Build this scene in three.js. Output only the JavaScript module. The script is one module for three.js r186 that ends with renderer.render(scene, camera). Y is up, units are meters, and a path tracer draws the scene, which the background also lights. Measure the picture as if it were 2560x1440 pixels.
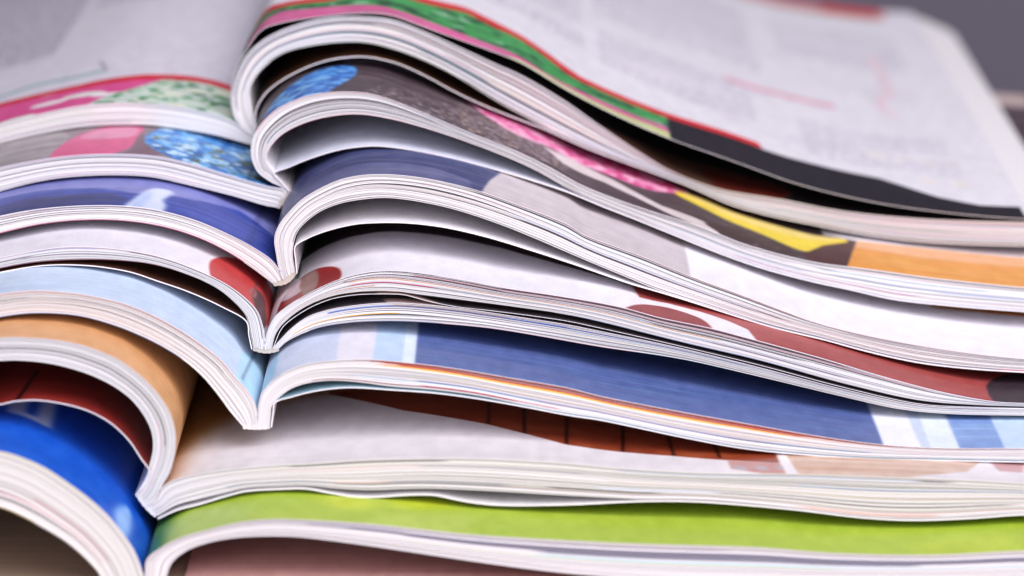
import * as THREE from 'three';
import { RectAreaLightUniformsLib } from 'three/addons/lights/RectAreaLightUniformsLib.js';
import { mergeGeometries } from 'three/addons/utils/BufferGeometryUtils.js';

// ---------------------------------------------------------------- camera, lamps, exposure
const scene = new THREE.Scene();
scene.background = new THREE.Color(0x000000);
const camera = new THREE.PerspectiveCamera(7.3762, 16 / 9, 0.05, 20);
camera.position.set(0, 0.26167, 0.98735);
camera.rotation.set(-0.21216, 0, 0);
camera.focus = 1.006;
camera.userData.fStop = 10.5;
const renderer = new THREE.WebGLRenderer({ antialias: true });
renderer.toneMapping = THREE.LinearToneMapping;
renderer.toneMappingExposure = 1.15;
renderer.shadowMap.enabled = true;
RectAreaLightUniformsLib.init();
// studio softboxes: a large key above and to the right of the lens, a weaker one on the left
function softbox(width, height, intensity, colour, from, to) {
  const l = new THREE.RectAreaLight(colour, intensity, width, height);
  l.position.set(...from); l.lookAt(...to); scene.add(l);
}
softbox(1.8, 1.5, 5.4, 0xfdf9ff, [0.5, 1.2, 0.95], [0.02, 0.05, -0.02]);
softbox(1.2, 0.8, 3.6, 0xfaf7ff, [-0.4, 0.38, 1.6], [0, 0.05, 0]);

// ---------------------------------------------------------------- helpers
let seed = 12345;
function rnd() { seed = (seed * 1664525 + 1013904223) >>> 0; return seed / 4294967296; }
const reseed = (n) => { seed = n >>> 0; for (let i = 0; i < 5; i++) rnd(); };
const between = (a, b) => a + (b - a) * rnd();
const taken = {};
function numbered(name) { const n = taken[name] = (taken[name] ?? -1) + 1; return n ? name + '_' + String(n).padStart(3, '0') : name; }
function shadows(m) { m.castShadow = true; m.receiveShadow = true; return m; }
const DEPTH = 0.28, TALL = 0.332;            // page heights, front edge to back edge; the topmost magazine is the taller one

// profile curves of the page stacks, millimetres from each magazine's spine foot, spine outwards (x, y, x, y ...)
const CURVES = {
  ALT: [-0.05,0.69,-0.06,0.76,-0.05,0.92,-0.05,0.98,-0.06,1.04,-0.07,1.1,-0.09,1.16,-0.16,1.33,-0.3,1.63,-0.52,2.02,-0.78,2.43,-1.06,2.81,-1.33,3.13,-1.58,3.4,-1.93,3.72,-2.42,4.11,-3.07,4.56,-3.88,5.06,-4.84,5.6,-5.92,6.14,-6.84,6.55,-7.85,6.94,-9.13,7.35,-10.87,7.83,-13.21,8.4,-15.19,8.82,-17.67,9.25,-20.57,9.66,-23.61,9.99,-27.63,10.31,-30.37,10.45,-32.87,10.44,-36.32,10.26,-39.93,9.92,-43.06,9.48,-46.84,8.73,-53.48,7.17,-60.07,5.44,-69.45,2.81,-78.88,0.07,-87.87,-2.69,-95.92,-5.34,-105.43,-8.71,-116.21,-12.63,-125.69,-15.97,-134.42,-18.96,-144.41,-22.59,-154.94,-26.48,-163.92,-29.67,-172.04,-32.38,-179.53,-34.64,-186.51,-36.52,-193.09,-38.03,-199.33,-39.22,-206.17,-40.24,-213.66,-41.07,-221.84,-41.71,-230.8,-42.16,-240.62,-42.43,-251.46,-42.55,-263.39,-42.58,-274.76,-42.61,-285.04,-42.73,-295.72,-43.04],
  ALB: [-0.49,0,-0.63,0.04,-0.77,0.07,-0.92,0.11,-1.08,0.15,-1.27,0.2,-1.49,0.25,-1.75,0.32,-2.06,0.41,-2.43,0.51,-2.86,0.63,-3.35,0.77,-3.9,0.92,-4.5,1.09,-5.18,1.28,-5.92,1.49,-6.74,1.71,-7.64,1.95,-8.65,2.2,-9.77,2.46,-11.01,2.72,-12.42,2.99,-14.01,3.27,-15.81,3.57,-17.83,3.89,-20.06,4.22,-22.49,4.56,-25.11,4.84,-27.89,4.99,-30.79,5.01,-33.84,4.95,-37.07,4.8,-40.6,4.54,-44.54,4.05,-49.01,3.27,-54.13,2.22,-59.95,0.79,-66.54,-0.96,-73.87,-2.99,-81.8,-5.27,-90.22,-7.81,-99.01,-10.68,-108.04,-13.79,-117.22,-17,-126.5,-20.16,-135.75,-23.29,-144.79,-26.58,-153.59,-29.83,-162.11,-32.9,-170.31,-35.69,-178.2,-38.15,-185.85,-40.26,-193.38,-42.03,-200.94,-43.43,-208.69,-44.51,-216.77,-45.32,-225.29,-45.88,-234.31,-46.25,-243.82,-46.45,-253.76,-46.54,-264.04,-46.56,-274.57,-46.59,-285.25,-46.72,-295.99,-47.02],
  ART: [0.04,0.69,0.08,1.08,0.11,1.42,0.1,1.59,0.06,1.73,0.02,1.85,-0.07,1.98,-0.24,2.17,-0.65,2.49,-1.74,3.16,-2.41,3.62,-2.79,3.94,-3.27,4.51,-3.82,5.33,-4.3,6.24,-4.7,7.21,-4.98,8.22,-5.19,9.45,-5.29,10.87,-5.26,12.38,-5.09,13.77,-4.73,15.35,-4.13,17.19,-3.32,19.11,-2.39,20.85,-1.48,22.21,-0.45,23.38,1,24.69,2.79,26,4.81,27.13,7.61,28.37,11.07,29.57,14.64,30.49,18.35,31.1,22.06,31.35,27.32,31.24,31.23,30.9,33.98,30.33,37.36,29.15,43.74,26.42,51.69,22.7,58.69,19.44,63.49,17.31,69.26,14.05,75.51,10.12,79.91,6.9,87.42,1.64,94.41,-2.98,99.04,-5.76,103.74,-7.96,108.99,-9.89,113.77,-11.2,120.17,-12.28,127.43,-13.41,135.81,-15.16,142.64,-16.32,150.81,-17.28,159.67,-18.02,168.41,-18.5,178,-18.79,188.05,-19.01,197.96,-19.13,208.27,-19.19,218.53,-19.26],
  ARB: [0.49,2.05,0.47,2.18,0.45,2.31,0.42,2.47,0.39,2.66,0.35,2.91,0.29,3.23,0.23,3.61,0.14,4.09,0.05,4.65,-0.06,5.29,-0.18,6.01,-0.33,6.82,-0.51,7.7,-0.71,8.65,-0.9,9.67,-1.08,10.74,-1.2,11.86,-1.19,13.03,-0.94,14.2,-0.46,15.33,0.16,16.43,0.92,17.49,1.81,18.51,2.84,19.49,4.01,20.45,5.34,21.39,6.91,22.25,8.75,22.98,10.9,23.55,13.34,24.03,16.03,24.46,18.96,24.81,22.14,25.01,25.56,24.99,29.21,24.45,33.07,23.4,37.2,21.99,41.65,20.13,46.38,17.79,51.34,14.89,56.54,11.55,62.13,8.28,68.06,5.2,74.2,2.26,80.42,-0.51,86.7,-2.91,92.85,-5.2,98.91,-7.42,104.83,-9.73,110.6,-12.4,116.63,-14.76,123.1,-16.56,129.94,-18.12,137.2,-19.54,144.86,-21.13,152.98,-22.38,161.54,-23.29,170.47,-23.81,179.71,-24.13,189.21,-24.37,198.91,-24.49,208.77,-24.53,218.69,-24.59],
  BLT: [-0.05,2.09,0.09,2.48,0.44,3.3,0.56,3.63,0.61,3.81,0.63,3.94,0.64,4.03,0.64,4.09,0.63,4.15,0.62,4.19,0.61,4.23,0.59,4.27,0.56,4.31,0.54,4.34,0.5,4.38,0.45,4.41,0.38,4.45,0.27,4.49,0.1,4.53,-0.24,4.57,-1.11,4.61,-1.49,4.65,-3.12,4.96,-4.49,5.27,-6.17,5.73,-8.63,6.47,-11.53,7.37,-14.6,8.32,-18.18,9.45,-21.27,10.35,-24.8,11.23,-27.94,11.87,-30.77,12.27,-34.14,12.53,-39.28,12.65,-44.34,12.58,-49.04,12.27,-54.57,11.59,-60.69,10.56,-66.74,9.19,-75.24,6.94,-84.69,4.23,-94.05,1.34,-103.01,-1.66,-113.46,-5.41,-124.34,-9.35,-133.81,-12.68,-142.91,-16.1,-153.75,-20.37,-163.49,-24.15,-172.2,-27.32,-180.26,-29.97,-187.78,-32.14,-194.86,-33.84,-201.82,-35.16,-209.54,-36.24,-217.98,-37.06,-227.16,-37.62,-237.14,-37.95,-247.99,-38.08,-259.83,-38.09,-271.46,-38.09,-282.13,-38.18,-293.03,-38.48],
  BLB: [-1.42,0,-1.56,0.03,-1.71,0.05,-1.85,0.08,-1.99,0.1,-2.13,0.13,-2.27,0.15,-2.41,0.17,-2.55,0.2,-2.69,0.22,-2.83,0.24,-2.97,0.27,-3.11,0.29,-3.25,0.32,-3.4,0.35,-3.56,0.38,-3.77,0.42,-4.05,0.49,-4.45,0.58,-5.02,0.73,-5.8,0.96,-6.86,1.3,-8.21,1.74,-9.9,2.27,-11.94,2.85,-14.29,3.47,-16.91,4.14,-19.74,4.83,-22.75,5.57,-25.88,6.34,-29.16,7.04,-32.61,7.5,-36.27,7.69,-40.18,7.73,-44.41,7.63,-49.05,7.31,-54.17,6.72,-59.77,5.59,-65.92,3.92,-72.76,2.12,-80.28,0.1,-88.39,-2.17,-97.02,-4.77,-106.05,-7.73,-115.36,-10.92,-124.86,-14.18,-134.43,-17.41,-143.84,-20.83,-153,-24.32,-161.91,-27.68,-170.57,-30.78,-178.99,-33.52,-187.24,-35.88,-195.46,-37.82,-203.8,-39.29,-212.36,-40.36,-221.24,-41.09,-230.53,-41.56,-240.25,-41.82,-250.36,-41.91,-260.81,-41.93,-271.51,-41.94,-282.37,-42.05,-293.3,-42.35],
  BRT: [0.05,2.09,0.27,2.68,0.61,3.46,0.71,3.8,0.73,4.02,0.73,4.19,0.7,4.32,0.64,4.46,0.53,4.61,0.33,4.81,-0.09,5.07,-1.14,5.55,-2.21,6.02,-3.13,6.58,-4.41,7.43,-5.11,8.01,-5.59,8.54,-6.06,9.24,-6.51,10.16,-6.88,11.27,-7.09,12.3,-7.17,13.44,-7.09,14.7,-6.85,15.95,-6.48,17.07,-5.96,18.12,-5.09,19.39,-3.8,20.87,-2.3,22.27,-0.69,23.46,1.09,24.46,3.67,25.56,6.32,26.41,9.2,26.97,12.66,27.32,16.59,27.33,19.62,27.05,22.67,26.37,26.68,25,33.25,22.26,40.08,19.21,46.26,16.66,52.73,14.07,59.37,10.98,64.25,8.34,68.81,5.71,74.22,3.33,81.78,0.49,88.76,-1.82,96.13,-4.1,101.28,-6.15,106.5,-8.31,113.15,-10.4,120.34,-12.28,126.42,-13.49,133.84,-14.38,141.4,-15.39,149.71,-16.6,158.82,-17.69,168.01,-18.67,177.02,-19.52,186.29,-20.24,195.96,-20.92,205.57,-21.61],
  BRB: [1.42,4.28,1.31,4.41,1.19,4.54,1.06,4.69,0.91,4.85,0.74,5.04,0.53,5.27,0.28,5.55,-0.04,5.9,-0.41,6.33,-0.85,6.85,-1.33,7.45,-1.85,8.13,-2.36,8.86,-2.89,9.59,-3.35,10.32,-3.64,11.08,-3.64,11.85,-3.45,12.55,-3.21,13.21,-2.9,13.85,-2.52,14.48,-2.05,15.12,-1.49,15.79,-0.82,16.47,-0,17.17,0.99,17.85,2.16,18.52,3.54,19.19,5.13,19.85,6.95,20.47,9.01,21.02,11.32,21.48,13.91,21.84,16.81,22,20.07,21.81,23.71,21.2,27.8,20.29,32.32,19.04,37.28,17.49,42.59,15.67,48.16,13.56,53.88,11.22,59.62,8.52,65.16,5.27,70.88,2.26,76.89,-0.26,83,-2.68,89.12,-5.22,95.27,-7.78,101.48,-10.31,107.83,-12.67,114.4,-14.78,121.21,-16.63,128.31,-18.28,135.69,-19.91,143.37,-21.62,151.53,-22.61,160.04,-23.42,168.82,-24.13,177.83,-24.78,187.02,-25.35,196.34,-25.88,205.71,-26.42],
  CLT: [-0.14,1.12,-0.51,1.95,-0.79,2.57,-0.99,2.95,-1.26,3.41,-1.66,4.03,-1.97,4.47,-2.27,4.85,-2.58,5.2,-2.9,5.52,-3.27,5.87,-3.79,6.29,-4.5,6.82,-5.48,7.48,-6.88,8.36,-8.33,9.23,-9.79,10.04,-11.6,10.97,-13.93,12.1,-16.32,13.2,-18.24,14.02,-20.01,14.69,-22.29,15.45,-24.62,16.14,-26.84,16.71,-28.95,17.14,-31.23,17.51,-33.87,17.82,-36.83,18.04,-40.05,18.14,-44.06,18.11,-48.31,17.93,-52.31,17.61,-56.53,17.1,-60.13,16.51,-64.53,15.6,-71.15,14,-78.78,11.97,-86.49,9.75,-93.29,7.64,-100.24,5.26,-109.18,1.97,-119.24,-1.8,-127.76,-4.88,-134.95,-7.51,-144.34,-11.18,-153.98,-14.99,-161.9,-18.01,-168.88,-20.49,-175.22,-22.56,-181.09,-24.27,-186.58,-25.69,-191.7,-26.81,-197.02,-27.77,-202.97,-28.6,-209.5,-29.3,-216.72,-29.83,-224.7,-30.21,-233.62,-30.43,-243.74,-30.52,-255.18,-30.51,-265.81,-30.52,-275.14,-30.61,-285.02,-30.89],
  CLB: [-2.56,0,-2.89,0.27,-3.24,0.54,-3.62,0.85,-4.02,1.17,-4.47,1.52,-4.94,1.89,-5.44,2.28,-5.97,2.7,-6.56,3.16,-7.22,3.65,-7.99,4.2,-8.88,4.84,-9.92,5.57,-11.13,6.38,-12.51,7.23,-14.05,8.11,-15.75,9.02,-17.57,9.9,-19.5,10.73,-21.51,11.49,-23.57,12.18,-25.71,12.8,-27.91,13.33,-30.2,13.78,-32.61,14.17,-35.18,14.48,-37.95,14.71,-40.93,14.81,-44.14,14.79,-47.62,14.63,-51.38,14.29,-55.46,13.71,-59.87,12.79,-64.65,11.61,-69.93,10.28,-75.75,8.76,-82.1,7.03,-88.91,5.06,-96.14,2.76,-103.74,0.11,-111.64,-2.77,-119.77,-5.74,-128.05,-8.67,-136.3,-11.64,-144.37,-14.75,-152.2,-17.78,-159.72,-20.62,-166.88,-23.17,-173.66,-25.4,-180.14,-27.32,-186.45,-28.94,-192.68,-30.27,-199.01,-31.32,-205.64,-32.16,-212.7,-32.8,-220.27,-33.28,-228.4,-33.58,-237.06,-33.74,-246.18,-33.79,-255.66,-33.79,-265.4,-33.8,-275.29,-33.91,-285.25,-34.19],
  CRT: [-0.05,1.12,-0.48,2.14,-0.75,2.83,-0.94,3.44,-1.14,4.33,-1.36,5.59,-1.59,7.17,-1.82,8.69,-1.92,9.59,-1.93,10.23,-1.9,10.72,-1.81,11.26,-1.66,11.84,-1.42,12.48,-1.02,13.34,-0.62,14.05,-0.14,14.76,0.8,15.91,2.18,17.48,3.22,18.53,4.13,19.32,5.21,20.12,6.72,21.07,8.8,22.21,10.82,23.19,12.5,23.87,13.98,24.33,15.71,24.73,18.02,25.07,20.1,25.23,23.17,25.26,26.18,25.11,29.92,24.7,33.57,24.11,38.01,23.15,42.48,21.98,46.75,20.62,52.67,18.44,59.37,15.88,63.3,14.23,64.93,13.42,65.99,12.72,67.32,11.79,68.3,11.25,70.97,10.12,77.2,7.88,82.24,5.96,89.22,3.01,95.02,0.67,102.41,-2.06,109.42,-4.76,116.11,-7.35,121.15,-9.09,126.07,-10.49,132.38,-11.99,139.15,-13.4,146.34,-14.7,153.32,-15.8,160.53,-16.74,167.08,-17.42,173.99,-17.91,182.2,-18.34,191.09,-18.74,199.76,-19.14],
  CRB: [2.56,2.79,2.46,3.43,2.34,4.1,2.21,4.84,2.1,5.63,2.04,6.48,2.03,7.35,2.08,8.21,2.2,9.01,2.36,9.75,2.53,10.41,2.73,11.02,2.97,11.61,3.28,12.19,3.67,12.77,4.18,13.37,4.79,14,5.52,14.67,6.37,15.38,7.34,16.1,8.44,16.79,9.68,17.41,11.03,17.97,12.49,18.47,14.04,18.9,15.69,19.22,17.47,19.48,19.39,19.71,21.5,19.88,23.83,19.89,26.42,19.67,29.32,19.28,32.56,18.69,36.14,17.92,39.96,16.89,43.94,15.62,47.98,14.19,51.92,12.68,55.61,11.14,59.05,9.67,62.2,8.28,65.22,6.94,68.27,5.61,71.59,4.18,75.35,2.59,79.65,0.78,84.55,-1.23,90.09,-3.08,96.06,-4.94,102.21,-6.98,108.48,-8.99,114.84,-10.75,121.2,-12.25,127.51,-13.96,133.84,-15.69,140.32,-17.21,147.02,-18.42,153.94,-19.23,161.07,-19.84,168.45,-20.26,176.06,-20.57,183.86,-20.82,191.8,-21.05,199.82,-21.3],
  DLT: [-0.09,-0.18,-0.25,1.38,-0.38,2.62,-0.49,3.78,-0.6,4.51,-0.77,5.32,-1.03,6.38,-1.23,7.08,-1.43,7.63,-1.63,8.09,-1.83,8.48,-2.07,8.88,-2.38,9.32,-2.78,9.82,-3.32,10.41,-4.12,11.2,-5.19,12.16,-6.16,12.95,-7.3,13.79,-8.64,14.68,-10,15.49,-11.53,16.31,-13.63,17.3,-16.44,18.52,-18.97,19.52,-21.38,20.35,-24.03,21.14,-26.43,21.72,-29.06,22.22,-32.49,22.7,-36.17,23.06,-39.69,23.24,-42.76,23.25,-45.5,23.11,-48.44,22.77,-53.07,22.01,-57.25,21.09,-64.66,19.48,-73.5,17.59,-80.68,15.89,-86.58,14.3,-93.08,12.28,-101.16,9.49,-111.36,5.81,-120.3,2.66,-127.73,0.05,-136.84,-3.41,-146.83,-7.28,-155.14,-10.39,-162.47,-12.95,-169.17,-15.08,-175.38,-16.83,-181.17,-18.22,-186.69,-19.32,-192.83,-20.28,-199.57,-21.08,-206.98,-21.7,-215.17,-22.13,-224.23,-22.39,-234.31,-22.5,-245.65,-22.51,-256.46,-22.52,-266.09,-22.62,-276.12,-22.9],
  DLB: [-2.91,0.18,-3.09,1.24,-3.27,2.27,-3.45,3.27,-3.62,4.23,-3.75,5.13,-3.9,5.95,-4.08,6.67,-4.33,7.3,-4.62,7.85,-4.94,8.35,-5.31,8.84,-5.74,9.34,-6.25,9.9,-6.86,10.52,-7.57,11.22,-8.42,12,-9.43,12.83,-10.63,13.69,-12.04,14.54,-13.67,15.36,-15.5,16.16,-17.52,16.95,-19.7,17.74,-22.05,18.49,-24.57,19.13,-27.23,19.61,-30.02,19.93,-32.93,20.15,-35.94,20.29,-39.06,20.33,-42.36,20.26,-45.9,20.13,-49.76,19.85,-54.01,19.29,-58.7,18.39,-63.92,17.3,-69.71,16.04,-76.03,14.56,-82.8,12.83,-89.93,10.74,-97.39,8.26,-105.14,5.5,-113.15,2.62,-121.36,-0.25,-129.62,-3.17,-137.77,-6.25,-145.75,-9.31,-153.49,-12.19,-160.91,-14.79,-168.03,-17.07,-174.91,-19.02,-181.68,-20.64,-188.47,-21.92,-195.43,-22.91,-202.73,-23.66,-210.48,-24.2,-218.75,-24.54,-227.52,-24.74,-236.75,-24.81,-246.33,-24.82,-256.19,-24.83,-266.2,-24.94,-276.28,-25.22],
  DRT: [-0,-0.18,-0.04,0.48,-0.07,1.03,-0.06,1.36,-0.04,1.66,0.04,2.1,0.18,2.72,0.39,3.46,0.67,4.25,0.97,4.99,1.35,5.79,1.66,6.37,1.96,6.85,2.28,7.29,2.59,7.67,2.96,8.06,3.48,8.53,4.24,9.13,5.58,10.09,6.59,10.76,7.93,11.56,10.18,12.81,12.16,13.85,13.79,14.63,15.66,15.43,17.37,16.06,18.96,16.56,20.69,16.99,22.47,17.34,24.24,17.59,26,17.72,28.03,17.76,30.19,17.69,33.21,17.42,36.69,16.98,41.41,16.22,46.06,15.36,51.34,14.29,55.94,13.51,62.83,12.49,68.84,11.53,75.01,10.43,79.27,9.54,82.64,8.65,87.2,7.33,90.86,6.48,97.06,5.22,101.29,4.24,107.32,2.59,114.79,0.52,122.01,-1.5,128.13,-3.32,135.13,-5.51,141.91,-7.49,147.77,-9.1,152.76,-10.3,157.91,-11.36,161.99,-12.04,164.97,-12.38,169.31,-12.59,175.9,-12.79,183.9,-12.93,192.39,-13.05,200.67,-13.18],
  DRU: [1.39,0,1.48,0.45,1.56,0.92,1.66,1.39,1.78,1.9,1.93,2.42,2.13,2.97,2.38,3.52,2.69,4.07,3.04,4.6,3.43,5.11,3.84,5.58,4.29,6.03,4.77,6.48,5.3,6.94,5.91,7.44,6.65,8,7.53,8.62,8.58,9.28,9.81,9.96,11.21,10.64,12.74,11.28,14.38,11.84,16.09,12.29,17.82,12.61,19.55,12.84,21.28,13.02,23.03,13.12,24.81,13.17,26.72,13.16,28.82,13.05,31.16,12.75,33.84,12.34,36.94,11.93,40.5,11.48,44.52,10.96,48.96,10.39,53.71,9.76,58.69,9.07,63.78,8.34,68.86,7.48,73.82,6.39,78.65,5.2,83.43,3.96,88.25,2.71,93.2,1.45,98.38,0.21,103.86,-1.07,109.63,-2.48,115.62,-4.11,121.77,-5.9,127.99,-7.64,134.15,-9.22,140.12,-10.67,145.9,-11.84,151.5,-12.53,156.92,-12.87,162.29,-13.14,167.8,-13.31,173.6,-13.44,179.8,-13.54,186.46,-13.63,193.48,-13.73,200.69,-13.83],
  DRV: [1.74,-0.09,2.05,0.42,2.22,0.69,2.35,0.87,2.49,1.06,2.7,1.3,3.26,1.9,3.93,2.63,4.63,3.4,5.1,3.9,5.5,4.28,6.3,4.98,7.02,5.58,7.65,6.07,8.2,6.46,8.69,6.78,9.14,7.05,9.6,7.29,10.13,7.54,10.73,7.8,11.46,8.06,12.39,8.36,13.79,8.75,14.88,9.02,16.12,9.28,17.64,9.54,19.6,9.82,21.67,10.06,23.84,10.26,26.01,10.39,27.96,10.45,29.67,10.45,31.62,10.36,34.77,10.14,38.08,9.82,42.3,9.33,46.4,8.78,51.89,7.94,58.49,6.92,64.4,5.98,68.76,5.21,73.42,4.25,80.37,2.79,87.08,1.37,92.87,0.07,98.88,-1.38,105.74,-3.13,112.49,-4.88,119.28,-6.73,125.14,-8.31,130.72,-9.69,136.94,-11.18,141.15,-12.11,144.34,-12.72,146.86,-13.1,149.18,-13.35,151.94,-13.53,156.75,-13.67,161.71,-13.8,168.26,-13.89,176.03,-14,184.2,-14.1,192.47,-14.19,200.7,-14.29],
  DRB: [2.91,0,3.1,0.18,3.31,0.38,3.56,0.63,3.86,0.92,4.23,1.25,4.7,1.61,5.25,1.97,5.87,2.33,6.54,2.68,7.24,3.03,7.95,3.36,8.67,3.66,9.36,3.95,10.03,4.2,10.69,4.43,11.34,4.65,12.01,4.84,12.72,5.03,13.49,5.2,14.36,5.37,15.34,5.54,16.46,5.7,17.72,5.86,19.13,6.02,20.68,6.15,22.36,6.25,24.17,6.31,26.09,6.35,28.14,6.35,30.35,6.32,32.78,6.24,35.51,6.08,38.6,5.85,42.09,5.55,45.98,5.2,50.3,4.71,54.98,4,59.96,3.15,65.2,2.2,70.65,1.19,76.32,0.22,82.18,-0.63,88.2,-1.51,94.31,-2.6,100.46,-3.96,106.6,-5.44,112.7,-6.91,118.63,-8.38,124.27,-9.78,129.55,-11.06,134.44,-12.25,138.94,-13.29,143.15,-14.05,147.21,-14.56,151.32,-14.89,155.69,-15.14,160.5,-15.27,165.88,-15.34,171.88,-15.43,178.49,-15.52,185.6,-15.6,193.08,-15.68,200.75,-15.77],
  ELT: [-0,-0.09,0.09,0.85,0.16,1.55,0.17,2.01,0.15,2.5,0.06,3.24,-0.06,3.97,-0.22,4.63,-0.39,5.2,-0.57,5.67,-0.8,6.16,-1.12,6.72,-1.66,7.54,-2.35,8.5,-3.07,9.37,-4.33,10.79,-5,11.61,-6.03,13.05,-6.66,13.87,-7.2,14.47,-8.06,15.31,-9.4,16.46,-11.68,18.26,-13.77,19.8,-15.98,21.28,-18.75,22.98,-21.24,24.36,-23.7,25.55,-26.27,26.63,-28.62,27.47,-31.09,28.16,-35.1,29.04,-38.57,29.64,-42.54,30.08,-45.88,30.29,-48.65,30.27,-51.36,30.08,-55.28,29.52,-61.77,28.3,-69.26,26.66,-76.63,24.84,-83.06,23.03,-89.67,20.87,-98.06,17.84,-107.96,14.14,-116.51,11.08,-124.36,8.24,-134.21,4.44,-143.53,0.84,-151.6,-2.12,-158.92,-4.6,-165.69,-6.65,-171.99,-8.3,-177.9,-9.58,-184.07,-10.65,-190.9,-11.52,-198.43,-12.2,-206.67,-12.67,-215.73,-12.96,-225.72,-13.08,-236.82,-13.1,-247.6,-13.11,-257.32,-13.2,-267.33,-13.48],
  ELB: [-2.94,0,-3.08,0.17,-3.23,0.37,-3.43,0.6,-3.67,0.9,-3.97,1.26,-4.33,1.69,-4.74,2.19,-5.19,2.75,-5.69,3.4,-6.23,4.13,-6.79,4.96,-7.4,5.85,-8.06,6.8,-8.78,7.77,-9.53,8.76,-10.33,9.77,-11.18,10.77,-12.13,11.78,-13.2,12.81,-14.42,13.88,-15.84,15.01,-17.47,16.15,-19.31,17.33,-21.34,18.51,-23.56,19.65,-25.91,20.74,-28.38,21.8,-30.97,22.75,-33.66,23.62,-36.45,24.38,-39.36,24.93,-42.42,25.24,-45.66,25.39,-49.14,25.33,-52.91,24.94,-57.08,24.22,-61.76,23.34,-67.02,22.27,-72.89,20.98,-79.31,19.39,-86.21,17.37,-93.53,14.9,-101.21,12.1,-109.2,9.18,-117.44,6.32,-125.74,3.39,-133.94,0.35,-141.98,-2.63,-149.79,-5.41,-157.34,-7.9,-164.65,-10.06,-171.8,-11.89,-178.94,-13.38,-186.21,-14.51,-193.74,-15.36,-201.65,-15.96,-210.01,-16.35,-218.83,-16.57,-228.07,-16.67,-237.65,-16.69,-247.5,-16.72,-257.51,-16.83,-267.59,-17.12],
  ERT: [0.09,-0.09,0.3,1.42,0.44,2.46,0.52,3.47,0.59,4.27,0.66,4.75,0.81,5.46,0.97,6.13,1.1,6.58,1.23,6.93,1.37,7.24,1.5,7.51,1.67,7.79,1.88,8.11,2.16,8.46,2.52,8.87,3.03,9.4,3.75,10.06,4.43,10.64,5.11,11.16,5.77,11.61,6.42,12.01,7.09,12.37,7.89,12.75,8.77,13.11,9.75,13.46,10.83,13.78,11.82,14.02,12.91,14.23,14.37,14.43,16.59,14.64,19.36,14.84,21.82,14.93,24.37,14.93,26.62,14.85,29.71,14.61,33.91,14.19,38.63,13.63,43.13,13,48.03,12.2,54.53,11.03,61.14,9.9,66.26,8.97,69.26,8.33,72.79,7.38,75.73,6.65,81.41,5.46,88.7,4.04,96.3,2.58,103.94,1.17,111.79,-0.26,118.98,-1.58,124.97,-2.57,131.02,-3.47,135.8,-4.06,140.62,-4.49,145.87,-4.81,151.49,-5.01,157.47,-5.08,165.21,-5.06,173.06,-5.07,181.35,-5.07,189.75,-5.06,198.12,-5.06],
  ERB: [2.94,0,3.05,0.95,3.16,1.85,3.25,2.68,3.27,3.43,3.35,4.05,3.54,4.55,3.77,4.95,4.01,5.27,4.24,5.56,4.48,5.83,4.74,6.1,5.03,6.38,5.35,6.69,5.73,7.02,6.16,7.37,6.64,7.73,7.16,8.09,7.74,8.43,8.36,8.73,9.02,9,9.7,9.23,10.43,9.45,11.2,9.64,12.04,9.82,12.98,9.97,14.04,10.11,15.25,10.22,16.64,10.28,18.23,10.26,20.06,10.14,22.14,9.94,24.5,9.66,27.16,9.26,30.19,8.9,33.64,8.63,37.48,8.34,41.66,7.89,46.14,7.29,50.79,6.48,55.52,5.46,60.31,4.44,65.12,3.48,69.98,2.61,75.01,1.86,80.25,0.78,85.81,-0.45,91.75,-1.76,98.01,-3.05,104.51,-4.28,111.14,-5.18,117.7,-5.83,124.07,-6.36,130.21,-6.76,136.17,-7.02,142.06,-7.15,148.04,-7.29,154.22,-7.43,160.72,-7.57,167.61,-7.67,174.86,-7.73,182.44,-7.76,190.27,-7.76,198.21,-7.77],
  FLT: [-0.09,2.5,0.56,2.94,1.15,3.33,1.46,3.59,1.7,3.82,1.9,4.07,2.13,4.44,2.44,5.05,2.97,6.31,3.31,7.05,3.9,8.06,4.57,9.19,4.91,9.86,5.23,10.72,5.58,11.89,5.89,13.34,6.14,14.99,6.27,16.43,6.28,17.67,6.17,18.94,5.95,20.29,5.62,21.58,5.22,22.71,4.64,23.97,3.69,25.61,2.71,27.04,1.34,28.72,-0.23,30.37,-2.06,32.02,-4.23,33.7,-5.86,34.77,-7.01,35.36,-10.42,36.78,-12.81,37.64,-15.66,38.36,-19.1,38.97,-22.67,39.29,-27.54,39.51,-29.89,39.47,-34.05,39,-40.83,37.86,-48.33,36.3,-55.52,34.54,-61.67,32.72,-69.16,30.09,-78.71,26.47,-87.22,23.33,-95.88,20.35,-105.62,16.83,-115.34,13.3,-124.09,10.27,-132.2,7.69,-139.83,5.54,-147.06,3.82,-153.94,2.5,-161.35,1.44,-169.42,0.64,-178.14,0.09,-187.55,-0.24,-197.66,-0.4,-208.56,-0.45,-219.34,-0.49,-229.36,-0.6,-239.55,-0.9],
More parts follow.
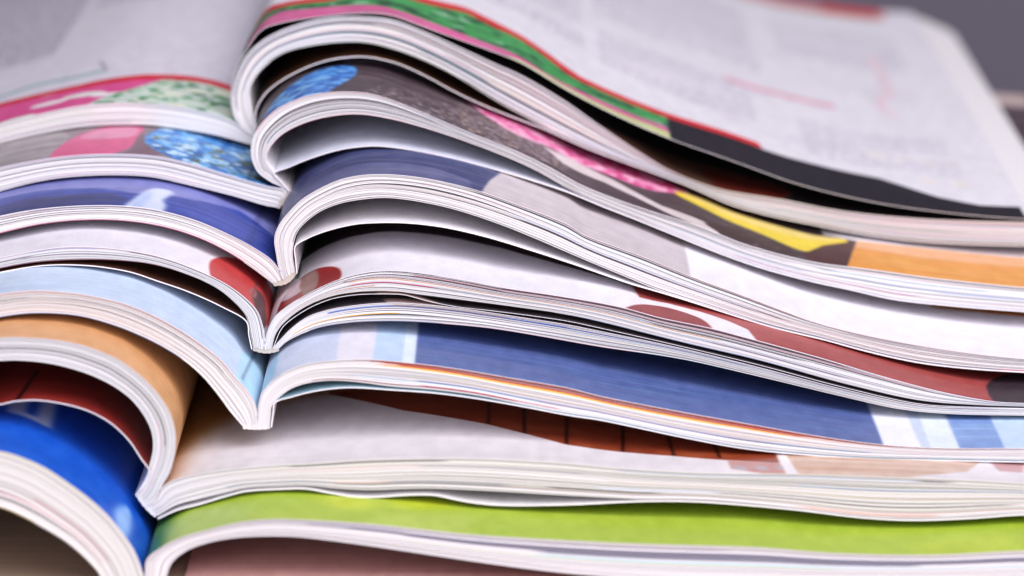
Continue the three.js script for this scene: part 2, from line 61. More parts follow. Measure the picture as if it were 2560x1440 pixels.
  FLB: [-2.07,5.1,-1.92,5.37,-1.73,5.67,-1.52,6.02,-1.28,6.42,-0.99,6.9,-0.67,7.45,-0.34,8.09,-0.03,8.83,0.25,9.66,0.51,10.57,0.76,11.53,1.04,12.54,1.31,13.59,1.51,14.67,1.58,15.78,1.55,16.88,1.42,17.96,1.19,19.02,0.84,20.04,0.39,21.05,-0.14,22.06,-0.77,23.1,-1.52,24.17,-2.42,25.27,-3.46,26.36,-4.71,27.42,-6.13,28.44,-7.71,29.42,-9.46,30.35,-11.38,31.22,-13.51,32.04,-15.84,32.77,-18.36,33.45,-21.16,33.99,-24.27,34.36,-27.73,34.56,-31.59,34.41,-35.9,33.89,-40.72,33.08,-46.12,31.98,-52.1,30.59,-58.65,28.86,-65.67,26.63,-73.11,23.98,-80.98,21.09,-89.23,18.21,-97.72,15.4,-106.24,12.45,-114.71,9.51,-123.08,6.73,-131.31,4.2,-139.39,2,-147.43,0.16,-155.52,-1.28,-163.76,-2.33,-172.25,-3.06,-181.06,-3.53,-190.22,-3.81,-199.71,-3.94,-209.49,-4,-219.48,-4.05,-229.61,-4.18,-239.79,-4.48],
  FRT: [-0,2.5,0.43,2.8,1.13,3.24,1.43,3.46,1.64,3.62,1.8,3.76,1.93,3.89,2.02,4,2.11,4.12,2.22,4.27,2.34,4.5,2.61,5.07,2.76,5.37,2.86,5.55,2.95,5.69,3.12,5.92,3.42,6.26,3.66,6.51,3.89,6.72,4.13,6.91,4.39,7.1,4.66,7.27,5.01,7.45,5.47,7.67,6.11,7.92,7,8.22,8.3,8.6,9.54,8.92,10.82,9.19,12.5,9.49,15.01,9.86,17.45,10.18,20.43,10.51,23.99,10.86,27.62,11.16,31.67,11.42,36.25,11.7,41.26,12.09,45.43,12.38,50.45,12.59,56.34,12.73,62.82,12.79,68.59,12.75,74.32,12.58,81.15,12.25,88.14,11.81,92.75,11.44,97.03,10.97,103.27,10.47,110.57,9.98,116.99,9.65,123.6,9.46,130.71,9.35,138.16,9.33,144.19,9.21,152.11,8.91,160.39,8.63,168.24,8.35,175.36,8.01,183.55,7.51,192.13,6.99,201.02,6.45,209.96,5.91,218.9,5.36],
  FRB: [2.07,0,2.47,0.23,2.85,0.46,3.21,0.67,3.54,0.88,3.86,1.07,4.14,1.24,4.41,1.41,4.67,1.56,4.93,1.71,5.2,1.86,5.48,2.01,5.76,2.16,6.05,2.3,6.35,2.43,6.65,2.55,6.96,2.67,7.27,2.78,7.6,2.88,7.94,2.99,8.31,3.09,8.74,3.2,9.24,3.32,9.85,3.46,10.6,3.63,11.53,3.86,12.66,4.15,14.02,4.48,15.64,4.87,17.55,5.34,19.72,5.9,22.24,6.34,25.11,6.52,28.31,6.62,31.84,6.79,35.71,6.72,39.9,6.25,44.41,5.92,49.25,5.81,54.39,6.02,59.77,6.16,65.32,6.02,71,5.75,76.77,5.45,82.59,5.08,88.44,4.71,94.33,4.38,100.3,4.07,106.35,3.76,112.55,3.78,118.94,3.69,125.5,3.26,132.23,2.67,139.18,1.92,146.34,1.04,153.71,0.13,161.3,-0.43,169.12,-0.49,177.11,-0.13,185.24,0.42,193.54,0.69,201.98,0.66,210.5,0.54,219.05,0.45],
  GLT: [0.13,0,0.44,0.22,1.13,0.65,1.42,0.84,1.58,0.98,1.69,1.09,1.77,1.19,1.83,1.28,1.87,1.36,1.91,1.46,1.94,1.58,1.95,1.71,1.96,1.87,1.94,2.09,1.87,2.42,1.6,3.29,1.32,4.27,0.91,5.48,0.45,6.66,-0,7.67,-0.54,8.66,-1.31,9.9,-2.53,11.67,-3.73,13.29,-4.87,14.68,-6.05,15.97,-7.58,17.45,-9.56,19.19,-11.81,20.99,-14.92,23.29,-17.17,24.85,-18.93,25.88,-21.01,26.91,-23.72,28,-25.67,28.66,-27.43,29.08,-30.68,29.59,-34.51,29.97,-38.15,30.12,-41.46,30.03,-45.35,29.66,-50.3,28.88,-57.02,27.54,-62.42,26.25,-69.96,24.13,-78.16,21.77,-85.08,19.95,-94.11,17.8,-103.43,15.59,-112.12,13.6,-120.39,11.85,-128.33,10.33,-135.96,9.06,-143.3,8.05,-150.36,7.31,-157.95,6.78,-166.03,6.43,-174.59,6.25,-183.62,6.22,-193.14,6.29,-203.12,6.43,-212.9,6.56,-222.18,6.63,-231.63,6.6],
  GLB: [-6.53,0,-6.57,0.11,-6.61,0.21,-6.64,0.32,-6.68,0.42,-6.71,0.53,-6.75,0.63,-6.78,0.74,-6.82,0.84,-6.86,0.96,-6.91,1.09,-6.98,1.25,-7.06,1.46,-7.18,1.72,-7.33,2.05,-7.54,2.43,-7.84,2.88,-8.22,3.39,-8.7,3.96,-9.26,4.61,-9.93,5.33,-10.71,6.13,-11.62,7.01,-12.68,7.97,-13.91,8.99,-15.32,10.04,-16.92,11.07,-18.66,12.12,-20.49,13.2,-22.36,14.25,-24.28,15.22,-26.21,16.13,-28.2,16.81,-30.23,17.34,-32.34,17.79,-34.58,18.19,-37.04,18.52,-39.79,18.74,-42.92,18.75,-46.51,18.5,-50.6,17.98,-55.28,17.23,-60.6,16.29,-66.53,14.98,-73.06,13.4,-80.16,11.75,-87.77,10.22,-95.73,8.81,-103.88,7.42,-112.07,6.11,-120.23,4.91,-128.3,3.85,-136.26,2.93,-144.19,2.17,-152.15,1.6,-160.23,1.21,-168.49,0.97,-177,0.84,-185.75,0.8,-194.73,0.83,-203.9,0.88,-213.21,0.93,-222.6,0.94,-232.03,0.88],
  GRT: [0.21,0,0.53,0.2,1.23,0.57,1.56,0.76,1.77,0.91,1.93,1.05,2.06,1.18,2.17,1.32,2.24,1.43,2.31,1.56,2.38,1.73,2.45,1.98,2.52,2.35,2.58,3.14,2.63,4.13,2.68,4.6,2.75,4.93,2.82,5.18,2.89,5.37,3.01,5.59,3.2,5.87,3.44,6.18,3.78,6.52,4.26,6.93,5.09,7.52,6.45,8.42,7.46,9.02,8.58,9.6,9.89,10.18,11.21,10.67,13.14,11.27,16.17,12.09,19.25,12.88,21.85,13.46,24.21,13.85,26.83,14.15,29.36,14.3,32.52,14.3,37.09,14.12,43.11,13.77,49.03,13.34,54.61,12.8,61.68,11.98,68.63,11.2,74.86,10.68,82.78,10.16,91.11,9.68,99.67,9.22,107.43,8.87,115.37,8.65,123.54,8.43,130.76,8.19,136.42,7.81,143.53,7.17,150.06,6.78,157.18,6.53,164.35,6.43,170.95,6.51,177.43,6.81,185.09,7.25,191.89,7.46,199.96,7.56,208.76,7.6,217.43,7.65],
  GRB: [6.53,0,6.56,0.12,6.59,0.25,6.61,0.4,6.64,0.57,6.68,0.76,6.72,0.98,6.77,1.23,6.83,1.5,6.9,1.81,7,2.14,7.12,2.5,7.24,2.89,7.38,3.29,7.54,3.69,7.71,4.08,7.9,4.43,8.1,4.75,8.31,5.04,8.55,5.32,8.82,5.6,9.13,5.89,9.51,6.22,9.97,6.58,10.54,6.98,11.25,7.43,12.15,7.91,13.27,8.38,14.63,8.84,16.23,9.31,18.08,9.74,20.17,10.08,22.47,10.36,25.01,10.55,27.79,10.64,30.84,10.64,34.25,10.51,38.08,10.17,42.37,9.62,47.16,8.96,52.47,8.16,58.28,7.27,64.53,6.28,71.18,5.24,78.21,4.22,85.52,3.24,93.01,2.37,100.64,1.75,108.29,1.27,115.85,0.9,123.28,0.64,130.55,0.51,137.63,0.46,144.58,0.44,151.42,0.44,158.25,0.47,165.1,0.51,172.05,0.56,179.15,0.59,186.46,0.62,193.99,0.6,201.73,0.56,209.64,0.5,217.65,0.44],
  ARP: [0.02,0.69,0.04,1.14,0.06,1.6,0.03,1.81,-0.01,1.99,-0.07,2.13,-0.16,2.28,-0.34,2.47,-0.71,2.77,-1.71,3.4,-2.45,3.88,-2.85,4.2,-3.33,4.74,-3.92,5.56,-4.43,6.43,-4.84,7.32,-5.14,8.23,-5.38,9.35,-5.52,10.68,-5.55,12.17,-5.45,13.54,-5.18,15.09,-4.68,16.93,-4.03,18.74,-3.18,20.56,-1.65,23.23,-0.2,25.58,0.79,26.89,1.54,27.67,2.28,28.24,3.15,28.72,4.49,29.21,7.51,29.98,11.32,30.64,17.54,31.46,22.42,31.96,26.99,32.12,30.77,31.92,33.15,31.51,36,30.61,42.19,28.24,51.13,25.05,58.98,22.16,63.14,20.49,66.99,18.38,73.61,14.26,80.15,10.63,87.03,7.16,94.42,3.82,101.82,0.8,109.76,-2.02,117.7,-4.84,125.85,-7.91,132.34,-10,140,-12.03,147.68,-13.72,155.51,-15.1,163.91,-16.25,172.74,-17.19,181.74,-17.92,190.1,-18.38,198.88,-18.55,208.82,-18.55,218.51,-18.57],
  ARC: [0.68,1.86,0.41,3.01,0.23,3.86,0.12,4.65,-0.02,5.93,-0.06,6.71,-0.05,7.32,-0,7.83,0.08,8.28,0.26,8.9,0.51,9.58,0.85,10.32,1.29,11.1,1.8,11.87,2.35,12.59,2.92,13.24,3.66,13.94,4.61,14.72,5.87,15.63,7.44,16.64,9.07,17.56,11.02,18.54,13.12,19.47,15.1,20.21,16.89,20.76,18.82,21.2,21.1,21.56,23.55,21.8,25.47,21.86,27.23,21.77,29.12,21.52,31.45,21.03,34.05,20.3,36.11,19.55,38.87,18.29,42.76,16.3,47.27,13.77,51.69,11.55,56.46,9.4,62.71,6.9,68.2,4.8,71.87,3.22,77.79,0.46,82.77,-1.58,90.39,-4.42,98.2,-7.31,104.12,-9.58,108.69,-11.64,112.88,-13.55,116.06,-14.72,120.75,-16.1,126.87,-17.62,133.56,-18.97,140.66,-20.43,146.05,-21.48,152.8,-22.5,159.12,-23.22,165.69,-23.72,173.53,-24.08,182.41,-24.35,191.04,-24.55,199.93,-24.64,209.39,-24.68,218.69,-24.74],
  BRC: [1.42,3.9,0.35,5.16,-0.44,6.1,-0.8,6.49,-1.52,7.18,-1.79,7.47,-1.92,7.64,-1.99,7.76,-2.04,7.85,-2.07,7.93,-2.08,7.99,-2.09,8.05,-2.09,8.1,-2.08,8.14,-2.07,8.19,-2.05,8.25,-2.02,8.31,-1.98,8.37,-1.9,8.46,-1.78,8.56,-1.56,8.69,-1.15,8.89,-0.07,9.27,1.06,9.65,2.68,10.35,4.73,11.21,6.63,11.94,8.95,12.72,11.24,13.41,13.28,13.93,15.33,14.32,17.74,14.62,20.16,14.81,22.14,14.82,24.47,14.66,27.95,14.22,32.29,13.51,36.88,12.59,41.5,11.51,47.16,9.95,53.43,8.13,60.15,6.04,65.64,4.2,69.66,2.62,75.12,0.29,82.21,-2.5,89.25,-5.41,96.73,-8.52,102.91,-11,108.91,-13.19,114.25,-14.88,120.68,-16.64,126.45,-18.03,132.79,-19.36,138.76,-20.82,142.76,-21.66,147.66,-22.34,155.21,-23.13,163.16,-23.83,171.49,-24.48,179.65,-25.04,188.17,-25.56,197,-26.06,205.72,-26.57],
  CRC: [2.83,2.51,2.7,4.01,2.61,5.27,2.57,5.87,2.43,6.86,2.36,7.45,2.34,7.81,2.35,8.07,2.37,8.27,2.4,8.44,2.44,8.58,2.48,8.71,2.54,8.84,2.62,8.97,2.72,9.11,2.85,9.26,3.02,9.42,3.25,9.61,3.6,9.84,4.22,10.19,5.47,10.82,6.39,11.26,7.55,11.74,9.02,12.27,10.76,12.82,12.57,13.31,14.39,13.73,16.1,14.04,17.67,14.25,19.6,14.38,22.51,14.46,25.38,14.46,28.08,14.35,31.1,14.1,34.29,13.7,37.45,13.17,40.97,12.42,45.34,11.32,49.49,10.14,55.23,8.32,61.63,6.23,67.92,4.1,74.34,1.79,79.11,0.14,83.56,-1.16,88.84,-2.76,95.86,-5.01,103.08,-7.41,108.59,-9.16,113.82,-10.63,119.11,-11.91,123.63,-13,129.52,-14.68,134.61,-16.02,140.19,-17.32,144.61,-18.18,149.19,-18.85,155.16,-19.49,161.06,-19.98,168.03,-20.38,175.22,-20.68,183.23,-20.94,191.61,-21.19,199.83,-21.44],
  DLC: [-3,0,-3.32,1.66,-3.57,3.03,-3.63,3.38,-3.66,3.9,-3.67,4.79,-3.7,5.16,-3.74,5.44,-3.8,5.66,-3.86,5.86,-3.92,6.03,-4.01,6.2,-4.09,6.34,-4.23,6.53,-4.42,6.75,-4.68,7,-5.02,7.29,-5.53,7.65,-6.29,8.11,-7.64,8.82,-9.42,9.72,-11.15,10.63,-13.23,11.62,-15.69,12.71,-18.05,13.67,-20.56,14.57,-24.01,15.74,-27.42,16.98,-29.3,17.58,-31.36,18.08,-34.36,18.63,-37.65,19.08,-40.7,19.32,-44.5,19.43,-47.85,19.36,-50.61,19.12,-54.31,18.59,-60.74,17.34,-69.28,15.54,-77.08,13.74,-83.99,11.95,-90.23,10.1,-97.65,7.61,-107.27,4.13,-116.6,0.77,-124.72,-2.03,-133.16,-5.13,-143.35,-9.01,-152.22,-12.33,-160.04,-15.08,-167.2,-17.39,-173.86,-19.3,-180.09,-20.84,-185.94,-22.04,-192.33,-23.05,-199.3,-23.89,-206.95,-24.53,-215.34,-24.97,-224.53,-25.24,-234.64,-25.35,-245.83,-25.37,-256.57,-25.39,-266.27,-25.5,-276.32,-25.78],
  DRL: [1.57,-0.09,1.84,0.77,2.02,1.3,2.36,2.19,2.71,3.07,2.97,3.63,3.19,4.08,3.41,4.45,3.62,4.75,3.85,5.05,4.18,5.43,4.6,5.85,5.13,6.33,5.81,6.87,6.68,7.5,7.82,8.26,8.89,8.92,10,9.54,11.14,10.11,12.28,10.62,13.38,11.05,14.4,11.4,15.47,11.69,16.69,11.96,18.2,12.21,20.2,12.46,21.8,12.59,24.04,12.66,27.02,12.67,29.5,12.62,30.27,12.57,31.03,12.46,31.87,12.29,33.88,11.73,36.21,11.06,38.78,10.48,42.04,9.87,44.81,9.45,49.14,8.99,54.05,8.4,60.39,7.55,65.76,6.75,69.43,6.09,73.99,5.06,81.09,3.45,88.53,1.73,95.99,-0.04,103.35,-1.82,110.25,-3.56,116.39,-5.21,123.49,-7.19,129.3,-8.71,136.25,-10.45,141.19,-11.6,144.85,-12.32,147.75,-12.75,150.78,-13.04,155.2,-13.24,161.17,-13.43,167.99,-13.6,175.85,-13.74,184.05,-13.87,192.4,-13.98,200.7,-14.1],
  ERC: [3.2,-0.18,3.37,1.24,3.51,2.38,3.6,2.94,3.65,3.53,3.7,4.23,3.74,4.53,3.79,4.75,3.83,4.92,3.88,5.06,3.93,5.18,3.98,5.28,4.04,5.37,4.1,5.45,4.17,5.53,4.26,5.62,4.36,5.71,4.5,5.81,4.66,5.91,4.89,6.02,5.2,6.15,5.67,6.3,6.8,6.58,7.61,6.78,9.02,7.2,10.6,7.63,12.14,7.98,13.71,8.29,15.46,8.55,17.24,8.76,18.92,8.89,20.63,8.94,22.74,8.91,24.94,8.79,28.6,8.5,32.85,8.22,36.88,7.94,40.34,7.6,44.54,7.05,49.46,6.3,54.48,5.42,60.32,4.32,66.22,3.14,69.75,2.51,73.9,1.91,77.6,1.22,83.93,-0.17,90.66,-1.66,97.31,-3.04,102.69,-4.1,106.99,-4.79,111.88,-5.4,118.27,-6.02,124.6,-6.53,130.81,-6.92,136.58,-7.16,143.82,-7.33,151.7,-7.51,159.46,-7.68,166.96,-7.8,174.37,-7.87,182.17,-7.89,190.24,-7.9,198.21,-7.91],
  FLC: [-2.26,4.65,-1.55,5.49,-0.73,6.45,-0.29,7.02,-0.01,7.44,0.37,8.15,0.62,8.7,0.75,9.07,0.83,9.36,0.87,9.61,0.88,9.83,0.87,10.02,0.85,10.18,0.8,10.36,0.72,10.57,0.59,10.84,0.34,11.22,-0.37,12.14,-0.77,12.68,-1.67,14.19,-2.54,15.64,-3.18,16.56,-4.11,17.72,-5.17,18.88,-6.22,19.9,-7.23,20.75,-8.39,21.58,-9.75,22.41,-11.14,23.13,-12.55,23.74,-14.53,24.41,-16.56,24.95,-19.55,25.55,-21.78,25.88,-23.38,25.99,-25.51,25.95,-27.83,25.74,-28.92,25.56,-30.91,25.08,-35.46,24.29,-43.19,23.09,-50.71,21.86,-57.44,20.61,-64.87,19,-73.43,16.97,-82.9,14.65,-91.79,12.53,-100.01,10.52,-109.52,8.03,-118.73,5.63,-127.19,3.54,-135.11,1.74,-142.64,0.24,-149.81,-0.97,-156.92,-1.91,-164.65,-2.68,-172.89,-3.27,-181.62,-3.69,-190.84,-3.99,-200.56,-4.19,-210.76,-4.35,-220.73,-4.5,-230.19,-4.7,-239.83,-5.02],
  FRC: [2.24,-0.45,3.34,0.08,4.63,0.71,5.53,1.13,6.29,1.44,7,1.69,7.92,1.96,9.45,2.34,10.93,2.71,12.32,3.12,14.56,3.83,16.46,4.42,18.69,5.07,20.07,5.43,21.15,5.66,22.27,5.82,23.85,5.97,26.43,6.11,30.12,6.26,32.41,6.33,33.86,6.3,34.9,6.21,36.02,6.05,38.37,5.55,41.08,5.04,43.37,4.66,45.11,4.48,47.2,4.38,49.37,4.39,51.81,4.55,55.04,4.8,58.76,4.94,60.67,4.92,62.01,4.83,63.13,4.67,65.16,4.24,67.83,3.62,70.72,3.15,73.77,2.78,76.56,2.6,80.8,2.54,86.95,2.61,93.79,2.82,100.54,3.18,106.09,3.43,112.02,3.52,117.1,3.45,122.03,3.2,129.06,2.66,136.11,2.01,142.47,1.33,149.24,0.43,153.9,-0.11,159.34,-0.54,163.74,-0.74,167.9,-0.75,173.61,-0.54,179.66,-0.21,185.35,0.26,189.42,0.48,195.08,0.57,202.47,0.53,210.97,0.41,219.05,0.31],
};
const BASE = { A: [-61.85, 68.58, -72.0], B: [-53.52, 60.24, -37.0], C: [-51.83, 48.64, -6.0], D: [-55.14, 37.65, 12.0], E: [-56.03, 25.96, 37.0], F: [-78.90, 9.97, 53.0], G: [-80.19, 0.53, 74.0] };
const WIDTH = {"A": 227.5, "B": 243, "C": 213, "D": 205, "E": 205, "F": 212, "G": 212};

function pts(name) { const a = CURVES[name], out = []; for (let i = 0; i < a.length; i += 2) out.push([a[i] / 1000, a[i + 1] / 1000]); return out; }
function lengths(P) { const d = [0]; for (let i = 1; i < P.length; i++) d.push(d[i - 1] + Math.hypot(P[i][0] - P[i - 1][0], P[i][1] - P[i - 1][1])); return d; }
function normals(P, side) {
  return P.map((p, i) => {
    const a = P[Math.max(0, i - 1)], b = P[Math.min(P.length - 1, i + 1)], l = Math.hypot(b[0] - a[0], b[1] - a[1]) || 1;
    return side === 'R' ? [-(b[1] - a[1]) / l, (b[0] - a[0]) / l] : [(b[1] - a[1]) / l, -(b[0] - a[0]) / l];
  });
}
function offset(P, side, d) { const n = normals(P, side); return P.map((p, i) => [p[0] + n[i][0] * d, p[1] + n[i][1] * d]); }
function smooth(P) {           // one more point between each pair, Catmull-Rom
  const out = [];
  for (let i = 0; i < P.length - 1; i++) {
    const a = P[Math.max(0, i - 1)], b = P[i], c = P[i + 1], d = P[Math.min(P.length - 1, i + 2)];
    out.push(b, [0, 1].map((k) => (-a[k] + 9 * b[k] + 9 * c[k] - d[k]) / 16));
  }
  out.push(P[P.length - 1]); return out;
}
function trimTo(U, V, length) {   // keep both faces up to the arc length measured along the upper one
  const d = lengths(U), u = [], v = [];
  for (let i = 0; i < U.length; i++) {
    if (d[i] <= length) { u.push(U[i]); v.push(V[i]); continue; }
    const t = (length - d[i - 1]) / (d[i] - d[i - 1]), mix = (a, b) => [a[0] + (b[0] - a[0]) * t, a[1] + (b[1] - a[1]) * t];
    u.push(mix(U[i - 1], U[i])); v.push(mix(V[i - 1], V[i])); break;
  }
  return [u, v];
}
// one sheet of paper as a solid: upper face U, under face V, front edge at z, reaching back over the page height
function sheetGeometry(U, V, side, { z = 0, depth = DEPTH, rows = 1, uvWidth = 0, edge = null, face = null, wave = null, ragged = 0 } = {}) {
  const pos = [], nor = [], uv = [], col = [], idx = [], d = lengths(U), n = U.length, nu = normals(U, side), nv = normals(V, side);
  const put = (x, y, zz, nx, ny, nz, s, w, c) => {
    pos.push(x, y, zz); nor.push(nx, ny, nz);
    uv.push(...(uvWidth ? (s < 0 ? [0.998, 0.5] : [s / uvWidth, w / TALL]) : [d[0], 0]));
    if (edge) col.push(...c); return pos.length / 3 - 1;
  };
  const quad = (a, b, c, e) => {   // wind to agree with the given normal
    const A = pos.slice(a * 3, a * 3 + 3), B = pos.slice(b * 3, b * 3 + 3), C = pos.slice(c * 3, c * 3 + 3), N = nor.slice(a * 3, a * 3 + 3);
    const e1 = [0, 1, 2].map((k) => B[k] - A[k]), e2 = [0, 1, 2].map((k) => C[k] - A[k]);
    const cr = [e1[1] * e2[2] - e1[2] * e2[1], e1[2] * e2[0] - e1[0] * e2[2], e1[0] * e2[1] - e1[1] * e2[0]];
    if (cr[0] * N[0] + cr[1] * N[1] + cr[2] * N[2] >= 0) idx.push(a, b, c, a, c, e); else idx.push(a, c, b, a, e, c);
  };
  const fc = face ?? [0.8, 0.8, 0.8];
  const zf = U.map((p, i) => z - (ragged ? ragged * (Math.sin(i * 1.7) + Math.sin(i * 4.1 + 1)) * 0.5 : 0));
  const lift = (i, w) => (wave ? wave(d[i], w) : 0);
  for (const [P, N, sgn] of [[U, nu, 1], [V, nv, -1]]) {
    const m = sgn > 0 || wave ? rows : 1; let prev = null;
    for (let j = 0; j <= m; j++) {
      const row = P.map((p, i) => { const w = depth * j / m, l = lift(i, w); return put(p[0] + N[i][0] * l, p[1] + N[i][1] * l, j ? z - w : zf[i], sgn * N[i][0], sgn * N[i][1], 0, sgn > 0 ? d[i] : -1, w, fc); });
      if (prev) for (let i = 0; i < n - 1; i++) quad(prev[i], prev[i + 1], row[i + 1], row[i]);
      prev = row;
    }
  }
  const ends = [];
  for (const [zz, nz, w] of [[null, 1, 0], [z - depth, -1, depth]]) {
    const a = U.map((p, i) => { const l = lift(i, w); return put(p[0] + nu[i][0] * l, p[1] + nu[i][1] * l, zz ?? zf[i], 0, 0, nz, -1, w, edge ? edge(d[i]) : fc); });
    const b = V.map((p, i) => { const l = lift(i, w); return put(p[0] + nu[i][0] * l, p[1] + nu[i][1] * l, zz ?? zf[i], 0, 0, nz, -1, w, edge ? edge(d[i]) : fc); });
    for (let i = 0; i < n - 1; i++) quad(a[i], a[i + 1], b[i + 1], b[i]);
    ends.push([a, b]);
  }
  const e = n - 1, tx = (side === 'R' ? 1 : -1) * nu[e][1], ty = (side === 'R' ? -1 : 1) * nu[e][0];
  const at = (k) => [pos[k * 3], pos[k * 3 + 1], pos[k * 3 + 2]];
  const q = [ends[0][0][e], ends[0][1][e], ends[1][1][e], ends[1][0][e]].map((k) => put(...at(k), tx, ty, 0, -1, 0, edge ? edge(d[e]) : fc));
  quad(...q);
  const g = new THREE.BufferGeometry();
  g.setAttribute('position', new THREE.Float32BufferAttribute(pos, 3));
  g.setAttribute('normal', new THREE.Float32BufferAttribute(nor, 3));
  g.setAttribute('uv', new THREE.Float32BufferAttribute(uv, 2));
  if (edge) g.setAttribute('color', new THREE.Float32BufferAttribute(col, 3));
  g.setIndex(idx);
  return g;
}

// ---------------------------------------------------------------- printed paper
const PPM = 4.5;               // texture pixels per millimetre
function print(width, draw, { grain = 16, mottle = 13, roughness = 0.4, soft = 1 } = {}) {
  const W = Math.round((width + 4) * PPM), H = Math.round(332 * PPM), cv = document.createElement('canvas');
  cv.width = W; cv.height = H;
  const c = cv.getContext('2d');
  c.fillStyle = '#efebef'; c.fillRect(0, 0, W, H);
  c.setTransform(PPM, 0, 0, -PPM, 0, H);
  c.lineJoin = 'round'; c.lineCap = 'butt';
  draw(c);
  c.setTransform(1, 0, 0, 1, 0, 0);
  c.filter = `blur(${soft}px)`; c.drawImage(cv, 0, 0); c.filter = 'none';
  const img = c.getImageData(0, 0, W, H), p = img.data;
  const gw = 64, coarse = Array.from({ length: gw * gw }, () => rnd() - 0.5);
  for (let y = 0; y < H; y++) for (let x = 0; x < W; x++) {
    const fx = x / 9, fy = y / 20, ix = fx | 0, iy = fy | 0, tx = fx - ix, ty = fy - iy;
    const k = (i, j) => coarse[((iy + j) % gw) * gw + ((ix + i) % gw)];
    const m = ((k(0, 0) * (1 - tx) + k(1, 0) * tx) * (1 - ty) + (k(0, 1) * (1 - tx) + k(1, 1) * tx) * ty) * mottle + (rnd() - 0.5) * grain;
    const o = (y * W + x) * 4; p[o] += m; p[o + 1] += m; p[o + 2] += m;
  }
  c.putImageData(img, 0, 0);
  c.fillStyle = '#ece6ea'; c.fillRect(W - 14, 0, 14, H);     // bare paper for the cut edges and the back
  const t = new THREE.CanvasTexture(cv); t.colorSpace = THREE.SRGBColorSpace; t.anisotropy = 8;
  return new THREE.MeshPhysicalMaterial({ map: t, roughness, specularIntensity: 0.55 });
}
function path(c, a) { c.beginPath(); for (let i = 0; i < a.length; i += 2) (i ? c.lineTo : c.moveTo).call(c, a[i], a[i + 1]); }
function curvePath(c, a) {     // closed, rounded through the middles
  const n = a.length / 2, P = (i) => [a[(i % n) * 2], a[(i % n) * 2 + 1]], mid = (i) => [(P(i)[0] + P(i + 1)[0]) / 2, (P(i)[1] + P(i + 1)[1]) / 2];
  c.beginPath(); c.moveTo(...mid(0)); for (let i = 1; i <= n; i++) c.quadraticCurveTo(...P(i), ...mid(i)); c.closePath();
}
const poly = (c, a, colour) => { path(c, a); c.closePath(); c.fillStyle = colour; c.fill(); };
const blob = (c, a, colour) => { curvePath(c, a); c.fillStyle = colour; c.fill(); };
const line = (c, a, colour, w) => { path(c, a); c.strokeStyle = colour; c.lineWidth = w; c.stroke(); };
const rect = (c, x, y, w, h, colour) => { c.fillStyle = colour; c.fillRect(x, y, w, h); };
const disc = (c, x, y, rx, ry, colour, turn = 0) => { c.beginPath(); c.ellipse(x, y, rx, ry, turn, 0, 7); c.fillStyle = colour; c.fill(); };
const pick = (a) => a[Math.floor(rnd() * a.length)];
function bounds(a) { const x = a.filter((_, i) => !(i % 2)), y = a.filter((_, i) => i % 2); return [Math.min(...x), Math.min(...y), Math.max(...x), Math.max(...y)]; }
function within(c, a, draw, round = false) { c.save(); (round ? curvePath : path)(c, a); c.closePath(); c.clip(); draw(...bounds(a)); c.restore(); }
function florets(c, a, base, petals, centres, n, r) {     // a flower head of many four-petalled florets
  within(c, a, (x0, y0, x1, y1) => {
    rect(c, x0, y0, x1 - x0, y1 - y0, base);
    for (let i = 0; i < n; i++) {
      const x = between(x0, x1), y = between(y0, y1), t = between(0, 3), q = between(0.7, 1.2) * r, col = pick(petals);
      for (let k = 0; k < 4; k++) disc(c, x + Math.cos(t + k * 1.57) * q, y + Math.sin(t + k * 1.57) * q * 1.3, q * 0.8, q * 1.05, k === 1 ? pick(petals) : col, t + k);
      disc(c, x, y, q * 0.25, q * 0.3, pick(centres));
    }
  }, true);
}
function streaks(c, a, colours, n, len, thick) {          // brushed strokes along the page width, as in a blurred photograph in print
  within(c, a, (x0, y0, x1, y1) => {
    for (let i = 0; i < n * 3; i++) { const x = between(x0, x1), y = between(y0, y1), l = between(0.6, 2) * len; c.globalAlpha = between(0.12, 0.4); disc(c, x, y, l, between(0.15, 0.6) * thick, pick(colours), between(-0.04, 0.04)); } c.globalAlpha = 1;
  });
}
function speckle(c, a, colours, n, r) { within(c, a, (x0, y0, x1, y1) => { for (let i = 0; i < n; i++) disc(c, between(x0, x1), between(y0, y1), between(0.3, 1) * r, between(0.4, 1.4) * r, pick(colours), between(0, 3)); }); }
function textColumn(c, x, y, w, h, colour, pitch = 3.6) {
  for (let r = y; r < y + h; r += pitch) { let q = x; const end = x + w * (rnd() < 0.12 ? between(0.3, 0.8) : 1); while (q < end) { const l = between(1.5, 6); rect(c, q, r, Math.min(l, end - q), 1.5, colour); q += l + 1; } }
}
function perforation(c, a, colour) { const n = 13; for (let i = 0; i <= n; i++) disc(c, a[0] + (a[2] - a[0]) * i / n, a[1] + (a[3] - a[1]) * i / n, 0.42, 0.8, colour); }

// ---------------------------------------------------------------- the setting
function woodTexture() {
  const cv = document.createElement('canvas'); cv.width = 1024; cv.height = 1024; const c = cv.getContext('2d');
  c.fillStyle = '#96806f'; c.fillRect(0, 0, 1024, 1024);
  for (let i = 0; i < 2600; i++) { c.globalAlpha = between(0.05, 0.3); c.fillStyle = pick(['#7a6353', '#ad9786', '#8a7262', '#b8a493', '#80695a']); c.fillRect(between(-200, 1024), between(0, 1024), between(150, 700), between(0.6, 4)); }
  const t = new THREE.CanvasTexture(cv); t.colorSpace = THREE.SRGBColorSpace; t.wrapS = t.wrapT = THREE.RepeatWrapping; t.repeat.set(3, 6); return t;
}
reseed(7);
const table = shadows(new THREE.Mesh(new THREE.BoxGeometry(1.8, 0.03, 0.85), new THREE.MeshStandardMaterial({ map: woodTexture(), roughness: 0.55 })));
table.name = 'table'; table.position.set(0.1, -0.0152, -0.025); table.userData = { kind: 'structure', label: 'brown wooden table top under the stack of magazines' }; scene.add(table);
